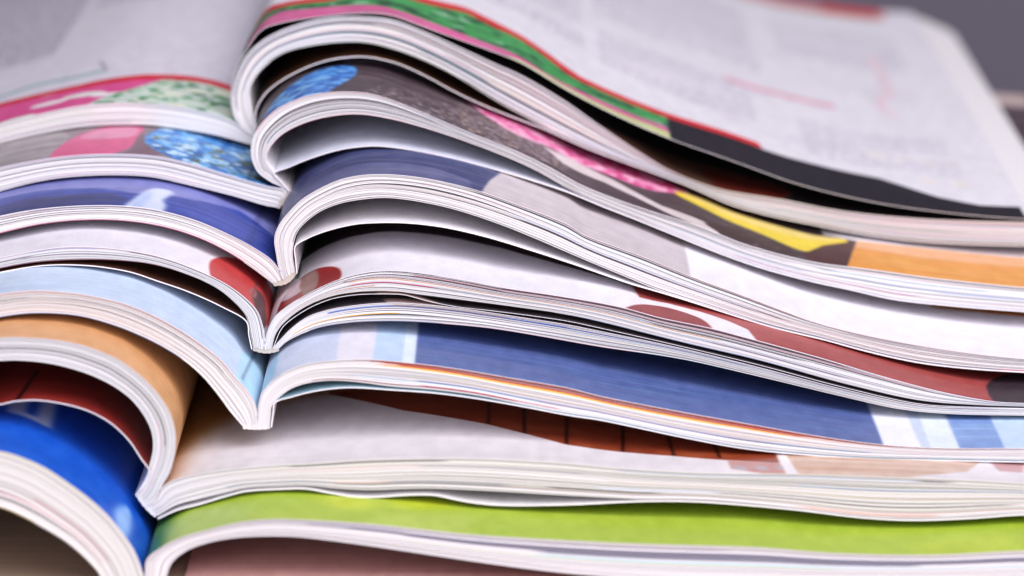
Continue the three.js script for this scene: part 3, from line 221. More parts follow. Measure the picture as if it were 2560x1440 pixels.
const wall = shadows(new THREE.Mesh(new THREE.BoxGeometry(3.6, 3.2, 0.04), new THREE.MeshStandardMaterial({ color: 0x756f7e, roughness: 0.95 })));
wall.name = 'wall'; wall.position.set(0.1, 0.6, -1.15); wall.userData = { kind: 'structure', label: 'plain grey backdrop behind the magazines' }; scene.add(wall);

// ---------------------------------------------------------------- magazines
const paper = new THREE.MeshStandardMaterial({ vertexColors: true, roughness: 0.75 });
const glue = new THREE.MeshStandardMaterial({ color: 0xbcb2a8, roughness: 0.7 });
function lin(hex) { const c = new THREE.Color(hex); return [c.r, c.g, c.b]; }
const INKS = ['#b9a9b6', '#a9b4cf', '#cbb2b8', '#8f8ea6', '#d8c7b8', '#b7c6cf', '#d9b9c4', '#7f7488', '#c9a6ad', '#9fa8a4'].map(lin);
const DARK = ['#2b2436', '#3c1f2a', '#1e2744', '#4a3a33', '#27303a'].map(lin);

function magazine(key, label, group) {
  const o = new THREE.Group(); o.name = numbered('open_magazine'); scene.add(o);
  o.position.set(BASE[key][0] / 1000, BASE[key][1] / 1000, BASE[key][2] / 1000);
  o.userData = { label, category: 'magazine', group };
  o.key = key; return o;
}
function part(o, name, g, m, label, kind) {
  const mesh = shadows(new THREE.Mesh(g, m)); mesh.name = name; o.add(mesh);
  if (label) mesh.userData.label = label; if (kind) mesh.userData.kind = kind;
  return mesh;
}
// a stack of bound sheets between two profile curves, opened by gaps here and there; split into bundles at the widest gaps
function pageBlock(o, top, bottom, { count = 34, gaps = [], open = 0.3, tint = [1, 0.965, 0.975], bright = [0.57, 0.79], inks = 0.24, accents = [], length = WIDTH[o.key] / 1000, seedAt = 1 } = {}) {
  reseed(seedAt * 7919 + 13);
  const side = top[1], T = smooth(pts(top)), B = smooth(pts(bottom)), d = lengths(T), n = T.length;
  const gap = [];
  for (let i = 0; i < count; i++) {
    const big = gaps.find((g) => Math.round(g[0] * count) === i);
    const a = big ? big[1] : (rnd() < open ? between(0.2, 1.6) : 0.01), ph = between(0, 6), f = between(18, 45), lo = big?.[2] ?? 0, hi = big?.[3] ?? 400;
    gap.push((s) => { const mm = s * 1000, near = Math.min(1, Math.max(0, (mm - 6) / 22)), r = big ? Math.min(1, Math.max(0, (mm - lo) / 25), 1) * Math.min(1, Math.max(0, (hi - mm) / 25)) : 0.5 + 0.5 * Math.sin(mm / f + ph); return i ? 0.015 + a * near * r : 0; });
  }
  const frac = T.map((_, i) => { const f = []; let q = 0; for (let k = 0; k < count; k++) { q += gap[k](d[i]); const a = q; q += 1; f.push([a, q]); } return f.map(([a, b]) => [a / q, b / q]); });
  const mix = (i, f) => [T[i][0] + (B[i][0] - T[i][0]) * f, T[i][1] + (B[i][1] - T[i][1]) * f];
  const bundles = [[]], splits = gaps.filter((g) => g[1] > 1.2).map((g) => Math.round(g[0] * count));
  if (!splits.length) splits.push(Math.round(count * 0.35), Math.round(count * 0.7));
  for (let k = 0; k < count; k++) {
    if (splits.includes(k) && bundles[bundles.length - 1].length) bundles.push([]);
    const U = T.map((_, i) => mix(i, frac[i][k][0])), V = T.map((_, i) => mix(i, frac[i][k][1]));
    const [u, v] = trimTo(U, V, length * between(0.9985, 1.0015));
    const b = between(...bright) * (rnd() < 0.1 ? between(0.55, 0.8) : 1), base = tint.map((t, j) => t * b * (1 + (rnd() - 0.5) * 0.02));
    const marks = [];
    if (rnd() < inks) for (let q = 0; q < 3; q++) { const a = between(0, 0.2); marks.push([a, a + between(0.01, 0.08), rnd() < 0.22 ? pick(DARK) : pick(INKS)]); }
    for (const ac of accents) if (Math.round(ac[0] * count) === k) marks.push([ac[1] / 1000, ac[2] / 1000, lin(ac[3])]);
    const edge = (s) => { for (const m of marks) if (s >= m[0] && s <= m[1]) return m[2]; return base; };
    bundles[bundles.length - 1].push(sheetGeometry(u, v, side, { z: -between(0, 0.00035), edge, face: [0.78, 0.76, 0.78], depth: o.key === 'A' ? TALL : DEPTH }));
  }
  for (const b of bundles) part(o, 'page_bundle', mergeGeometries(b), paper, null, 'stuff');
}
function printedPage(o, curve, material, { name = 'open_page', lift = 0.00016, thick = 0.00011, z = 0.0002, label = null, length = WIDTH[o.key] / 1000, wave = null } = {}) {
  const side = curve[1], P = smooth(pts(curve)), U = offset(P, side, lift), V = offset(P, side, lift - thick);
  const [u, v] = trimTo(U, V, length);
  return part(o, name, sheetGeometry(u, v, side, { z, rows: wave ? 24 : 1, wave, uvWidth: (WIDTH[o.key] + 4) / 1000, depth: o.key === 'A' ? TALL : DEPTH }), material, label);
}
function cover(o, curve, material, opts = {}) { return printedPage(o, curve, material, { name: 'cover', lift: 0, thick: 0.00024, z: 0.0004, ...opts }); }
function spine(o, left, right, bulge, colour = glue) {      // hardened glue along the folded backs, slightly lumpy
  const a = pts(left)[0], b = pts(right)[0], n = 14, U = [], V = [];
  const dx = b[0] - a[0], dy = b[1] - a[1], l = Math.hypot(dx, dy), nx = dy / l, ny = -dx / l;
  for (let i = 0; i <= n; i++) {
    const t = i / n, h = Math.sin(Math.PI * t), x = a[0] + dx * t, y = a[1] + dy * t, w = 0.00008 * Math.sin(i * 2.3);
    const up = 0.00025;
    U.push([x - nx * up, y - ny * up]); V.push([x + nx * (0.0006 + bulge * h + w), y + ny * (0.0006 + bulge * h + w)]);
  }
  part(o, 'spine', sheetGeometry(U, V, 'R', { z: -0.0002 }), colour);
}
const GROUP = 'open magazines stacked on top of one another';

// A: the topmost
{
  const o = magazine('A', 'topmost open magazine, white pages with a red line over pink and green borders', GROUP);
  reseed(101);
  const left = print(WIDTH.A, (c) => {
    rect(c, 0, 0, 230, 332, '#d6d3de');
    const band = [68.4,29.9,58,29.2,47.6,28.5,38,32.7,30,36.9,21.6,39,14.8,39,10.8,38.3,6,4,8.8,-3,15.6,-3,22,-3,28.4,-3,35.2,-3,44.8,-3,54.8,-3,64.8,-3];
    poly(c, [...band, 225, 0, 225, band[1]], '#cbd8cf');
    const pink = [68.4,29.2,57.6,27.1,47.6,27.8,37.6,30.6,31.2,34.8,28,34.8,34,18.7,40.8,8.2,44.4,-3,54.4,-3,64.8,-3];
    within(c, [...pink, 225, 0, 225, pink[1]], (x0, y0, x1, y1) => {
      rect(c, x0, y0, x1 - x0, y1 - y0, '#d8508f');
      for (let i = 0; i < 46; i++) disc(c, between(x0, x1), between(y0, y1), between(3, 7), between(2, 4.5), pick(['#f0e8ee', '#e3e7e0', '#e4e2da']), between(-0.15, 0.15));
    });
    const green = [28,34.8,21.6,37.6,14.8,37.6,10.4,36.2,6,4,8.8,-3,15.6,-3,22,-3,28.4,-3,35.2,-3,43.6,-3,40.8,8.2,34,20.1];
    within(c, green, (x0, y0, x1, y1) => {
      for (let i = 0; i < 90; i++) disc(c, between(x0, x1), between(y0, y1), between(1.5, 4), between(1, 3), pick(['#b9d0bd', '#dfe3cf', '#a6c4ae', '#c4d6cb']), between(0, 3));
      for (let i = 0; i < 80; i++) disc(c, between(x0, x1), between(y0, y1), between(0.6, 1.8), between(0.6, 1.8), pick(['#3f8a55', '#2f6f4a', '#5aa06a']), between(0, 3));
    });
    const dark = [35.2,-3,44.8,-3,54.8,-3,65.2,-3];
    line(c, [...dark, 225, 0], '#4a1f33', 1.6);
    const red = [68.8,32.7,58,30.6,47.6,29.9,38,34.1,30,38.3,22,41.1,15.2,41.1,10.8,39.7];
    line(c, [225, red[1], ...red, 0, red[red.length - 1]], '#d0202f', 7);
    const teal = [70.4,48.1,62.4,50.9,51.2,48.1,43.2,50.2];
    line(c, [160, teal[1], ...teal], '#6fa3a3', 3); const tick = [43.2,50.2,46.4,67.7]; line(c, tick, '#a19ca8', 1);
    textColumn(c, 62, 100, 62, 190, '#7f7a8c', 3.4); textColumn(c, 128, 84, 82, 205, '#7f7a8c', 3.4); textColumn(c, 40, 175, 18, 90, '#8f8a9c', 3.6);  // printed text, set dark and dense so its ink carries this page's dimmer light
    rect(c, 60, 306, 165, 12, '#5b8d6b'); rect(c, 90, 312, 100, 6, '#c04050');
  });
  const right = print(WIDTH.A, (c) => {
    rect(c, 0, 0, 230, 332, '#e4e2ea');
    textColumn(c, 70, 80, 46, 215, '#b4b0c0', 3.8); textColumn(c, 120, 70, 44, 60, '#bcb8c8', 3.8); textColumn(c, 120, 165, 50, 120, '#b4b0c0', 3.8); textColumn(c, 176, 50, 40, 50, '#c6c2d0', 3.8); textColumn(c, 178, 215, 38, 60, '#bcb8c8', 3.8);
    for (let i = 0; i < 60; i++) { c.globalAlpha = 0.25; disc(c, between(70, 220), between(60, 300), between(4, 14), between(3, 10), pick(['#c9c6d2', '#eeecf2', '#d3d0dc'])); } c.globalAlpha = 1;
    
    const border = [20.4,31.3,25.6,36.9,33.6,29.9,40.8,28.5,46.8,25.7,69.2,37.6,81.6,47.4,92.4,39,103.6,34.1,112.4,26.4,137.2,32,137.2,-3,122.4,-3,109.2,-3,96,-3,88.8,-3,72,-3,63.2,-3,58,-3,51.6,-3,46,-3,36.8,-3,31.6,-3,24.4,-3];
    within(c, border, (x0, y0, x1, y1) => {
      rect(c, x0, y0, x1 - x0, y1 - y0, '#3f9a52');
      for (let i = 0; i < 420; i++) disc(c, between(x0, x1), between(y0, y1), between(1.2, 3.6), between(0.8, 2.2), pick(['#20452f', '#1f3a30', '#4aa058', '#8cc49a', '#3a8a4a', '#2a5b3c', '#3f9a52']), between(-0.3, 0.3));
    });
    const pinkBand = [23.6,19.4,31.2,13.8,35.6,19.4,44.8,14.5,53.2,13.1,58.8,13.1,63.6,10.3,71.6,11,82,9.6,92.4,8.9,103.2,6.1,112.4,8.9,122.8,12.4,136.4,15.2,137.2,8.2,128.8,2.6,122.4,-3,109.2,-3,96,-3,88.8,-3,72,-3,63.2,-3,58,-3,51.6,-3,46,-3,36.8,-3,31.6,-3,25.6,-3];
    poly(c, pinkBand, '#e0609c');
    streaks(c, pinkBand, ['#c0407f', '#ea85b5', '#a84a74', '#5f9070', '#e58bb6', '#5f9070'], 90, 6, 1.4);
    const pale = [71.6,-3,88.8,-3,96,3.3,109.6,4,122.4,5.4,133.2,8.9,137.2,8.2,137.2,-3,122.4,-3,109.2,-3,96,-3,88.8,-3,72,-3];
    poly(c, pale, '#c2c987'); streaks(c, pale, ['#d6d9b0', '#a7a95e', '#cfe0d2'], 50, 4, 0.7);
    const black = [137.2,33.4,151.2,36.2,162.4,34.1,177.6,35.5,192.8,34.8,197.6,29.9,206.4,19.4,216,13.8,226.8,15.2,224.8,-3,192.4,-3,170,-3,152,-3,137.2,-3];
    poly(c, [...black.slice(0, 18), 226, black[17], 226, 0, ...black.slice(18)], '#16141b');
    const red = [25.6,36.9,33.6,30.6,40.8,29.2,46.8,27.1,69.2,39,81.6,49.5,92.4,40.4,103.6,35.5,112.4,27.8,137.2,33.4,151.2,36.9,162.4,38.3];
    line(c, red, '#d5262a', 7);
    const bar = [157.6,130.7,173.2,134.2,188.8,134.2];
    line(c, bar, '#e3a0b4', 6);
    const squiggle = [206.4,237.8,207.2,205.6,207.2,175.5,202,148.2,205.2,132.1]; line(c, squiggle, '#e6d0da', 3);
    for (let i = 0; i < 9; i++) disc(c, between(190, 216), between(34, 75), between(1, 3), between(1, 3), pick(['#ebe6e2', '#ece4da']));
    rect(c, 140, 314, 78, 18, '#d98b95'); rect(c, 198, 316, 18, 16, '#d6474f'); rect(c, 140, 310, 76, 4, '#9fb690');
  });
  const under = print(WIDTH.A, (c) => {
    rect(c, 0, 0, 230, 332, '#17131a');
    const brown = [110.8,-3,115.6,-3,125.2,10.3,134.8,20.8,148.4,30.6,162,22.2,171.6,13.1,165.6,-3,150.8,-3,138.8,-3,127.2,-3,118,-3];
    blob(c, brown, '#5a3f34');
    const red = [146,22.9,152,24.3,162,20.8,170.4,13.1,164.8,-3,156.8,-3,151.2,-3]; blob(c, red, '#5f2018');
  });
  const inner = print(WIDTH.A, (c) => { rect(c, 0, 0, 230, 332, '#4a2c17'); speckle(c, [0, 0, 230, 0, 230, 280, 0, 280], ['#3a2212', '#5b3a20'], 500, 4); });
  spine(o, 'ALB', 'ARB', 0.0004);
  pageBlock(o, 'ALT', 'ALB', { count: 26, seedAt: 1, accents: [[0.3, 40, 225, '#b9b9a4'], [0.62, 30, 120, '#a9a4b0'], [0.8, 30, 110, '#77748a'], [0.9, 30, 225, '#bdb5ba']], gaps: [[0.75, 0.9]], inks: 0.15, open: 0.12, bright: [0.60, 0.79] });
  pageBlock(o, 'ART', 'ARB', { count: 24, seedAt: 2, gaps: [[0.08, 1.0, 60, 200], [0.3, 2.0, 40, 170], [0.62, 2.2, 30, 150]], inks: 0.3, open: 0.35, bright: [0.60, 0.80], accents: [[0.04, 20, 130, '#8f8d9c'], [0.12, 10, 227, '#a8a0ac'], [0.2, 30, 227, '#c0a9ac'], [0.5, 15, 90, '#c9a9b4'], [0.58, 12, 80, '#7f9fb0'], [0.77, 20, 140, '#b0a4b4'], [0.85, 100, 227, '#9fa6bc'], [0.31, 150, 227, '#a8a4b8'], [0.66, 112, 227, '#8f90a8'], [0.64, 60, 112, '#12405f'], [0.61, 70, 112, '#3d7f97'], [0.4, 70, 150, '#5a2136'], [0.97, 20, 90, '#3c4a2a'], [0.94, 30, 70, '#4f5a2c']] });
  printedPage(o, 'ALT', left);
  printedPage(o, 'ART', under, { name: 'inner_page', label: 'black and brown printed page showing under the raised top page' });
  printedPage(o, 'ARP', right, { lift: 0.0002 });
  cover(o, 'ARC', inner, { length: 0.208, label: 'back cover sagging away from the pages, dark brown inside' });
}

// B
{
  const o = magazine('B', 'second magazine from the top, blue hydrangea photographs and a yellow and orange strip', GROUP);
  reseed(202);
  const all = [0, 0, 250, 0, 250, 280, 0, 280];
  const left = print(WIDTH.B, (c) => {
    rect(c, 0, 0, 250, 280, '#8f8088'); streaks(c, all, ['#a79aa0', '#7a6a70', '#b5a9ac', '#6a5a62'], 500, 10, 2.5);
    const grey = [74.4,28.5,68.4,36.9,59.6,36.2,55.6,25,58.8,-3,64.4,-3,71.2,-3]; blob(c, grey, '#aba3a8'); streaks(c, [...grey], ['#8d8388', '#c0b8bb', '#756a70'], 60, 8, 1.5);
    const pink = [59.6,-3,57.6,18,53.2,30.6,48,36.9,41.2,39,39.2,34.8,38.8,19.4,40.8,5.4,45.6,-3,51.2,-3]; blob(c, pink, '#d9648f'); 
    const pale = [55.2,22.2,50.4,32.7,42.4,38.3,40,32.7,40.8,21.5,48.4,19.4]; blob(c, pale, '#d98fae');
    const dusk = [40,18.7,39.6,29.9,36.8,22.2,32.8,4,34,-3,41.6,-3,40.4,6.8]; poly(c, dusk, '#7d6570');
    const flower = [38.4,18,37.6,30.6,32.8,41.1,24,46,16.4,50.2,11.2,46,7.6,22.2,6.8,-3,11.2,-3,16,-3,26,-3,32.8,4,36,11];
    florets(c, flower, '#3d70b4', ['#4f98e0', '#6cb4f0', '#3f80d0', '#8cc4ee', '#c4e2f6', '#2f64ae', '#5f6f5a'], ['#6d6a3c', '#24497c', '#7a7a55'], 330, 1.25);
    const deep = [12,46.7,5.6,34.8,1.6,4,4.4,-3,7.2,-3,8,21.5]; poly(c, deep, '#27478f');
    perforation(c, [11.6,-3,11.6,36.9], '#1d2f55');
  });
  const right = print(WIDTH.B, (c) => {
    rect(c, 0, 0, 250, 280, '#473a40'); streaks(c, all, ['#6d5c60', '#3e3036', '#77676b', '#33262b', '#8a7a84'], 700, 14, 2);
    const ground = [47.2,-3,52.8,15.9,62.8,23.6,73.6,26.4,87.2,22.9,100.4,25,100,6.8,83.6,-3,73.6,-3,63.6,-3,53.2,-3];
    speckle(c, ground, ['#8d7b84', '#a2929a', '#6a5a60', '#b5a6ab'], 500, 0.6);
    const dust = [70.8,34.1,82,32.7,98,31.3,100,8.2,87.2,-3,73.6,-3]; speckle(c, dust, ['#a2909c', '#bcaeb8', '#806d78', '#c7a77a'], 420, 0.5);
    const rim = [42,46.7,47.6,49.5,55.6,51.6,62.4,51.6,62.4,45.3,56,44.6,48,42.5,42,40.4]; poly(c, rim, '#8d7f93');
    const flower = [22,4,23.2,12.4,25.6,19.4,30.8,28.5,36.4,35.5,43.2,38.3,46,33.4,45.6,20.8,42.4,8.9,39.2,-3,34.4,-3,28,-3];
    florets(c, flower, '#3a74c8', ['#4d92e0', '#5fa6ea', '#3468bb', '#78b6ec', '#2c59a6'], ['#2a4f93', '#8a8f9a'], 260, 1.2);
    const pink = [72,46.7,81.2,46.7,87.2,44.6,98.4,48.8,109.2,52.3,118,55.8,129.6,42.5,133.2,38.3,127.2,31.3,121.2,25.7,112,27.8,103.6,26.4,96,27.1,86.4,20.1,80,28.5,73.6,39];
    florets(c, pink, '#d9609a', ['#e58bb8', '#f0b6d2', '#d45590', '#f3cfe0', '#cf4a86', '#eaa3c6'], ['#d98a6a', '#c03c72'], 420, 1.0);
    const cream = [93.6,22.9,102,27.8,112.4,23.6,124.4,11,138.4,6.8,138,-3,126.8,2.6,117.2,11.7,109.6,15.9,99.2,15.2]; poly(c, cream, '#dccfd0');
    const soil = [134.4,6.1,143.2,18,152,15.9,159.2,5.4,152.8,-3,142,-3]; poly(c, soil, '#3f2e31'); speckle(c, soil, ['#6d5c60', '#8f8086'], 40, 0.5);
    const yellow = [126.4,32.7,132,39,145.2,36.9,157.6,35.5,164.8,32.7,173.2,34.1,168.8,20.8,160.4,10.3,157.2,11.7,149.2,20.8,136.8,24.3]; blob(c, yellow, '#ead13c');
    const pale = [128.4,34.1,132,39,145.2,36.9,157.6,35.5,164.8,32.7,171.6,32,163.6,26.4,153.6,27.8,142.8,29.2]; blob(c, pale, '#ecd682');
    const maroon = [159.2,7.5,165.2,22.2,173.6,32,169.2,-3,162.8,-3,159.6,2.6]; poly(c, maroon, '#4a2a2c');
    const white = [165.6,46,175.2,40.4,190,41.8,216.8,50.9,214.8,35.5,174,32.7,166,35.5]; poly(c, [...white.slice(0, 8), 250, white[7], 250, white[9], ...white.slice(8)], '#ebe8ee');
    const orange = [174,32.7,189.6,34.8,214.8,35.5,210.8,-3,186.4,-3,174.4,-3,168.8,-3]; poly(c, [...orange.slice(0, 6), 250, orange[5], 250, 0, ...orange.slice(6)], '#e29a45');
    streaks(c, [...orange.slice(0, 6), 250, orange[5], 250, 0, ...orange.slice(6)], ['#e8ac6a', '#d97f3a', '#e5a03c', '#f0c08a', '#dd9030'], 160, 7, 1.2);
    const o2 = [174,32.7,189.6,34.8,214.8,35.5,213.6,24.3,188.4,22.9,172.8,24.3]; poly(c, [...o2.slice(0, 6), 250, o2[5], 250, o2[7], ...o2.slice(6)], '#e8b184');
    for (let i = 0; i < 50; i++) rect(c, 168 + i * 1.5, white[7] - 2.6, 1.0, 1.2, '#c9c4d2');
    rect(c, 0, 262, 250, 18, '#cdb9b3'); rect(c, 0, 256, 250, 5, '#6a5a68');
  });
  const inner = print(WIDTH.B, (c) => { rect(c, 0, 0, 250, 280, '#dfe1ec'); streaks(c, all, ['#d2d6e8', '#e8e8f0', '#c8cee4'], 200, 20, 4); line(c, [5.6,-3,5.6,42.5], '#9aa0b4', 0.5); });
  spine(o, 'BLB', 'BRB', 0.0002);
  pageBlock(o, 'BLT', 'BLB', { count: 22, seedAt: 3, gaps: [[0.4, 0.8]], open: 0.5 });
  pageBlock(o, 'BRT', 'BRB', { count: 24, seedAt: 4, gaps: [[0.36, 3.2, 12, 75], [0.62, 1.4, 12, 80]], open: 0.3, accents: [[0.37, 8, 60, '#3d1a22'], [0.65, 14, 60, '#24406f'], [0.97, 10, 110, '#9a2a3a'], [0.0, 20, 60, '#d89a9a'], [0.03, 150, 212, '#4a4f7f'], [0.3, 160, 200, '#4a7f8d'], [0.5, 160, 205, '#5a6f97'], [0.8, 130, 175, '#8d5a8d'], [0.06, 178, 200, '#5a1430']] });
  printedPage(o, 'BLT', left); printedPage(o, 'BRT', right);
  cover(o, 'BRC', inner, { label: 'white back cover hanging open below the pages' });
}

// C
{
  const o = magazine('C', 'third magazine from the top, violet blue left page, navy and beige right page', GROUP);
  reseed(303);
  const all = [0, 0, 220, 0, 220, 280, 0, 280];
  const left = print(WIDTH.C, (c) => {
    rect(c, 0, 0, 220, 280, '#7f83c4');
    const deep = [73.2,23.6,62.8,22.9,48.4,20.1,40.8,15.2,26.8,20.8,15.6,29.2,5.2,22.9,2.4,-3,5.2,-3,11.2,-3,18,-3,24.8,-3,33.2,-3,41.2,-3,50.4,-3,60,-3,70.4,-3]; poly(c, deep, '#3346a0');
    const navy = [72,13.1,65.6,15.2,54.4,13.8,45.2,14.5,40.8,7.5,42,-3,50.4,-3,60,-3,70.4,-3]; poly(c, navy, '#232849');
    streaks(c, all, ['#9398cf', '#5a62a8', '#8a8ac2', '#4a569c', '#7c84c8', '#6a6a8c'], 420, 14, 1.6);
    streaks(c, deep, ['#3044a4', '#4a62c2', '#243284', '#2c3e98', '#556ac4', '#1f2a6a'], 420, 9, 1.4);
    streaks(c, navy, ['#2c3058', '#3a3f78', '#4a4a72'], 60, 9, 1.2);
    const splash = [42,-3,40,8.2,38.8,16.6,37.2,22.9,34.4,25,31.2,23.6,32.4,16.6,33.6,11,32,7.5,32.4,-3,36.8,-3]; blob(c, splash, '#d3dcf2');
    const shade = [40.4,-3,38.8,11,37.2,20.1,36,17.3,36.8,7.5,37.6,-3]; blob(c, shade, '#b2c4ea');
    perforation(c, [10.8,46.7,11.6,3.3], '#0c1238');
  }, { soft: 2.5 });
  const right = print(WIDTH.C, (c) => {
    rect(c, 0, 0, 220, 280, '#3d4470'); streaks(c, all, ['#4a548f', '#2c3566', '#5a5f8a', '#7a7a94', '#262c50', '#8a88a0'], 620, 16, 1.6);
    const dull = [15.6,9.6,20.8,9.6,25.2,11.7,30.4,13.1,36.4,14.5,44,15.2,53.2,13.8,60.8,8.9,61.2,-3,51.6,-3,45.2,-3,40.4,-3,36,-3,31.2,-3,26,-3,20.8,-3];
    streaks(c, dull, ['#5f6390', '#777a9c', '#6a6a8c', '#50568a'], 120, 8, 1.2);
    const beige = [63.2,-3,65.2,15.9,68.4,33.4,75.6,39.7,84.8,42.5,93.2,46,103.2,41.1,114.8,43.9,114.8,-3,102,-3,88.4,-3,84,-3,72.4,-3]; poly(c, beige, '#cdc4c9');
    streaks(c, beige, ['#c2b9c0', '#d6cdd0', '#bdb3bb', '#d3c9c8'], 160, 12, 1.4);
    const white = [114.8,43.9,124,43.9,134,44.6,147.6,48.8,157.2,50.9,166.8,48.8,177.2,50.9,199.6,53,193.2,-3,174,-3,160.4,-3,146.4,-3,134,-3,122.8,-3,114.8,-3];
    poly(c, [...white.slice(0, 16), 220, white[15], 220, 0, ...white.slice(16)], '#eceaf1'); rect(c, white[0], white[1] - 4, 220, 240, '#eceaf1');
    const orange = [176.8,52.3,199.6,54.4,198.8,46,188.4,46.7,177.2,45.3]; poly(c, [...orange.slice(0, 4), 220, orange[3], 220, orange[5], ...orange.slice(4)], '#d8822f');
    rect(c, orange[0], orange[1], 60, 30, '#c06a22');
    for (let i = 0; i < 12; i++) rect(c, 172 + i * 1.6, orange[7] + 1, 1, 1.3, '#e9c9a0');
  });
  const inner = print(WIDTH.C, (c) => { rect(c, 0, 0, 220, 280, '#e6e3e8'); });
  spine(o, 'CLB', 'CRB', 0.0009);
  pageBlock(o, 'CLT', 'CLB', { count: 20, seedAt: 5, open: 0.45, gaps: [[0.12, 0.8]], accents: [[1 - 1 / 20, 8, 200, '#c9738d']] });
  pageBlock(o, 'CRT', 'CRB', { count: 25, seedAt: 6, open: 0.4, gaps: [[0.1, 0.9, 30, 150], [0.38, 3.4, 20, 80], [0.55, 1.5, 24, 120]], accents: [[0.92, 20, 120, '#5f2f52'], [0.0, 60, 140, '#7a4a2f'], [0.08, 60, 170, '#2b3358'], [0.97, 120, 178, '#24305f'], [0.97, 178, 213, '#d8305a'], [0.15, 150, 213, '#3a3f66'], [0.45, 30, 70, '#c9b9b0']] });
  printedPage(o, 'CLT', left); printedPage(o, 'CRT', right);
  cover(o, 'CRC', inner, { label: 'plain white back cover hanging open below the pages' });
}

// D
{
  const o = magazine('D', 'magazine with red ovals printed on white pages and a fanned right half', GROUP);
  reseed(404);
  const all = [0, 0, 210, 0, 210, 280, 0, 280];
  const left = print(WIDTH.D, (c) => {
    rect(c, 0, 0, 210, 280, '#e2dfe8');
    const oval = [23.6,12.4,22.8,18.7,20.4,25,16.8,31.3,12.4,34.1,7.6,35.5,2.4,41.1,0.4,28.5,5.2,-3,9.2,-3,13.6,-3,19.2,-3,22,-3,23.2,6.1]; curvePath(c, oval); c.fillStyle = '#bb4040'; c.fill();
    const grey = [12.8,10.3,12,14.5,10,18,6.8,18.7,3.6,8.2,5.2,-3,8.4,-3,11.2,4]; blob(c, grey, '#5c4144');
    const g2 = [12.8,9.6,12,15.2,10.8,15.9,10.4,8.9,11.6,6.1]; blob(c, g2, '#9a7479');
    perforation(c, [11.2,22.2,11.6,6.8], '#8a4a4a');
  });
  const right = print(WIDTH.D, (c) => {
    rect(c, 0, 0, 210, 280, '#e3e1e9');
    const dark = [12,45.3,18,48.1,23.6,46.7,28.8,44.6,38.4,43.9,48.4,44.6,61.6,43.2,76.8,33.4,92.4,25.7];
    poly(c, [...dark, 110, 280, 0, 280], '#3a2a2c'); 
    const wall1 = [11.6,51.6,17.6,52.3,23.6,47.4,23.2,54.4,17.2,61.4]; poly(c, wall1, '#262022');
    for (let i = 0; i < 14; i++) rect(c, between(20, 90), between(62, 150), between(4, 16), between(8, 40), pick(['#2a1d20', '#463236', '#1e1719', '#4e3a3a']));
    const red = [92,28.5,93.6,15.9,100.4,17.3,107.6,15.2,114.4,12.4,118.8,8.9,120.8,-3,134.8,-3,148.8,-3,162.8,-3,174.8,-3,182,-3];
    poly(c, [...red, 210, -3, 210, 280, red[0] - 6, 280], '#a04846'); streaks(c, [...red, 210, 0, 210, 280, red[0] - 6, 280], ['#9c4240', '#aa5452', '#923a38', '#a85e5c'], 160, 14, 1.4);
    const spot = [88.8,-3,93.2,8.9,99.2,13.1,104.4,11,108.8,6.8,110.4,-3,107.6,-3,102,-3,95.6,-3,90.8,-3]; blob(c, [...spot.slice(0, 14), spot[12], -8, spot[0], -8], '#8a3434');
    const black = [174.8,12.4,177.2,22.2,181.6,28.5,187.2,30.6,185.6,-3,182,-3,175.6,-3]; blob(c, black, '#382c34'); if (black[8] < 205) rect(c, black[6], 0, 20, 26, '#382c34');
    const oval = [8.4,-3,8.8,8.9,10,16.6,13.2,23.6,16.8,26.4,21.2,21.5,24.4,13.8,25.6,4.7,24.8,-3,22,-3,16.8,-3,12.4,-3,8.8,-3]; within(c, oval, () => {
      rect(c, 0, 0, 60, 90, '#8d2222');
      const a = [8.4,12.4,10.4,24.3,14.8,24.3,18.4,16.6,16.4,8.2,12.4,6.1]; blob(c, a, '#b9a9b2');
      const b = [13.2,24.3,16,27.1,18.8,23.6,20,3.3,16.8,-3,15.2,6.1]; blob(c, b, '#8f6f66');
      const e = [8.4,-3,8.4,10.3,12,-3,14,5.4,13.6,-3,10,-3]; blob(c, e, '#7a1f1f');
      const f = [9.6,32,12.8,29.9,14.8,20.1,13.6,8.2,10.4,11]; blob(c, f, '#c9b5be');
    }, true);
    const mint = [10,60,10.8,76.8,13.6,76.1,13.6,59.3,12.8,43.2,12.4,30.6]; poly(c, mint, '#b6d6cd');
    perforation(c, [12.8,43.2,13.2,26.4], '#4a5a58');
  });
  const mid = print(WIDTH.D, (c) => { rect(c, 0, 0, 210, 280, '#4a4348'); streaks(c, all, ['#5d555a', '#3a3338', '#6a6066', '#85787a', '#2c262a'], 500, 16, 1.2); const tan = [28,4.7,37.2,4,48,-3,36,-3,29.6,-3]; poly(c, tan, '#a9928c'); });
  const inner = print(WIDTH.D, (c) => { rect(c, 0, 0, 210, 280, '#4d2d20'); streaks(c, all, ['#3a2018', '#5f3a2a'], 120, 14, 2); });
  spine(o, 'DLB', 'DRB', 0.0006);
  pageBlock(o, 'DLT', 'DLB', { count: 17, seedAt: 7, open: 0.4, gaps: [[0.3, 0.9, 60, 300]], accents: [[1 - 1 / 24, 20, 200, '#8d3f50'], [0.4, 60, 200, '#4a4048']] });
  pageBlock(o, 'DRT', 'DRU', { count: 19, seedAt: 8, open: 0.4, gaps: [[0.12, 2.4, 34, 150], [0.2, 1.9, 30, 190], [0.27, 1.0, 30, 160]], bright: [0.59, 0.75], accents: [[0.16, 20, 60, '#5f5458'], [0.24, 25, 130, '#4a4046'], [0.3, 25, 110, '#b8803f'], [0.55, 25, 45, '#c24468'], [0.08, 40, 160, '#c08a92'], [0.04, 60, 140, '#7a3038'], [0.7, 5, 30, '#9a5a30']] });
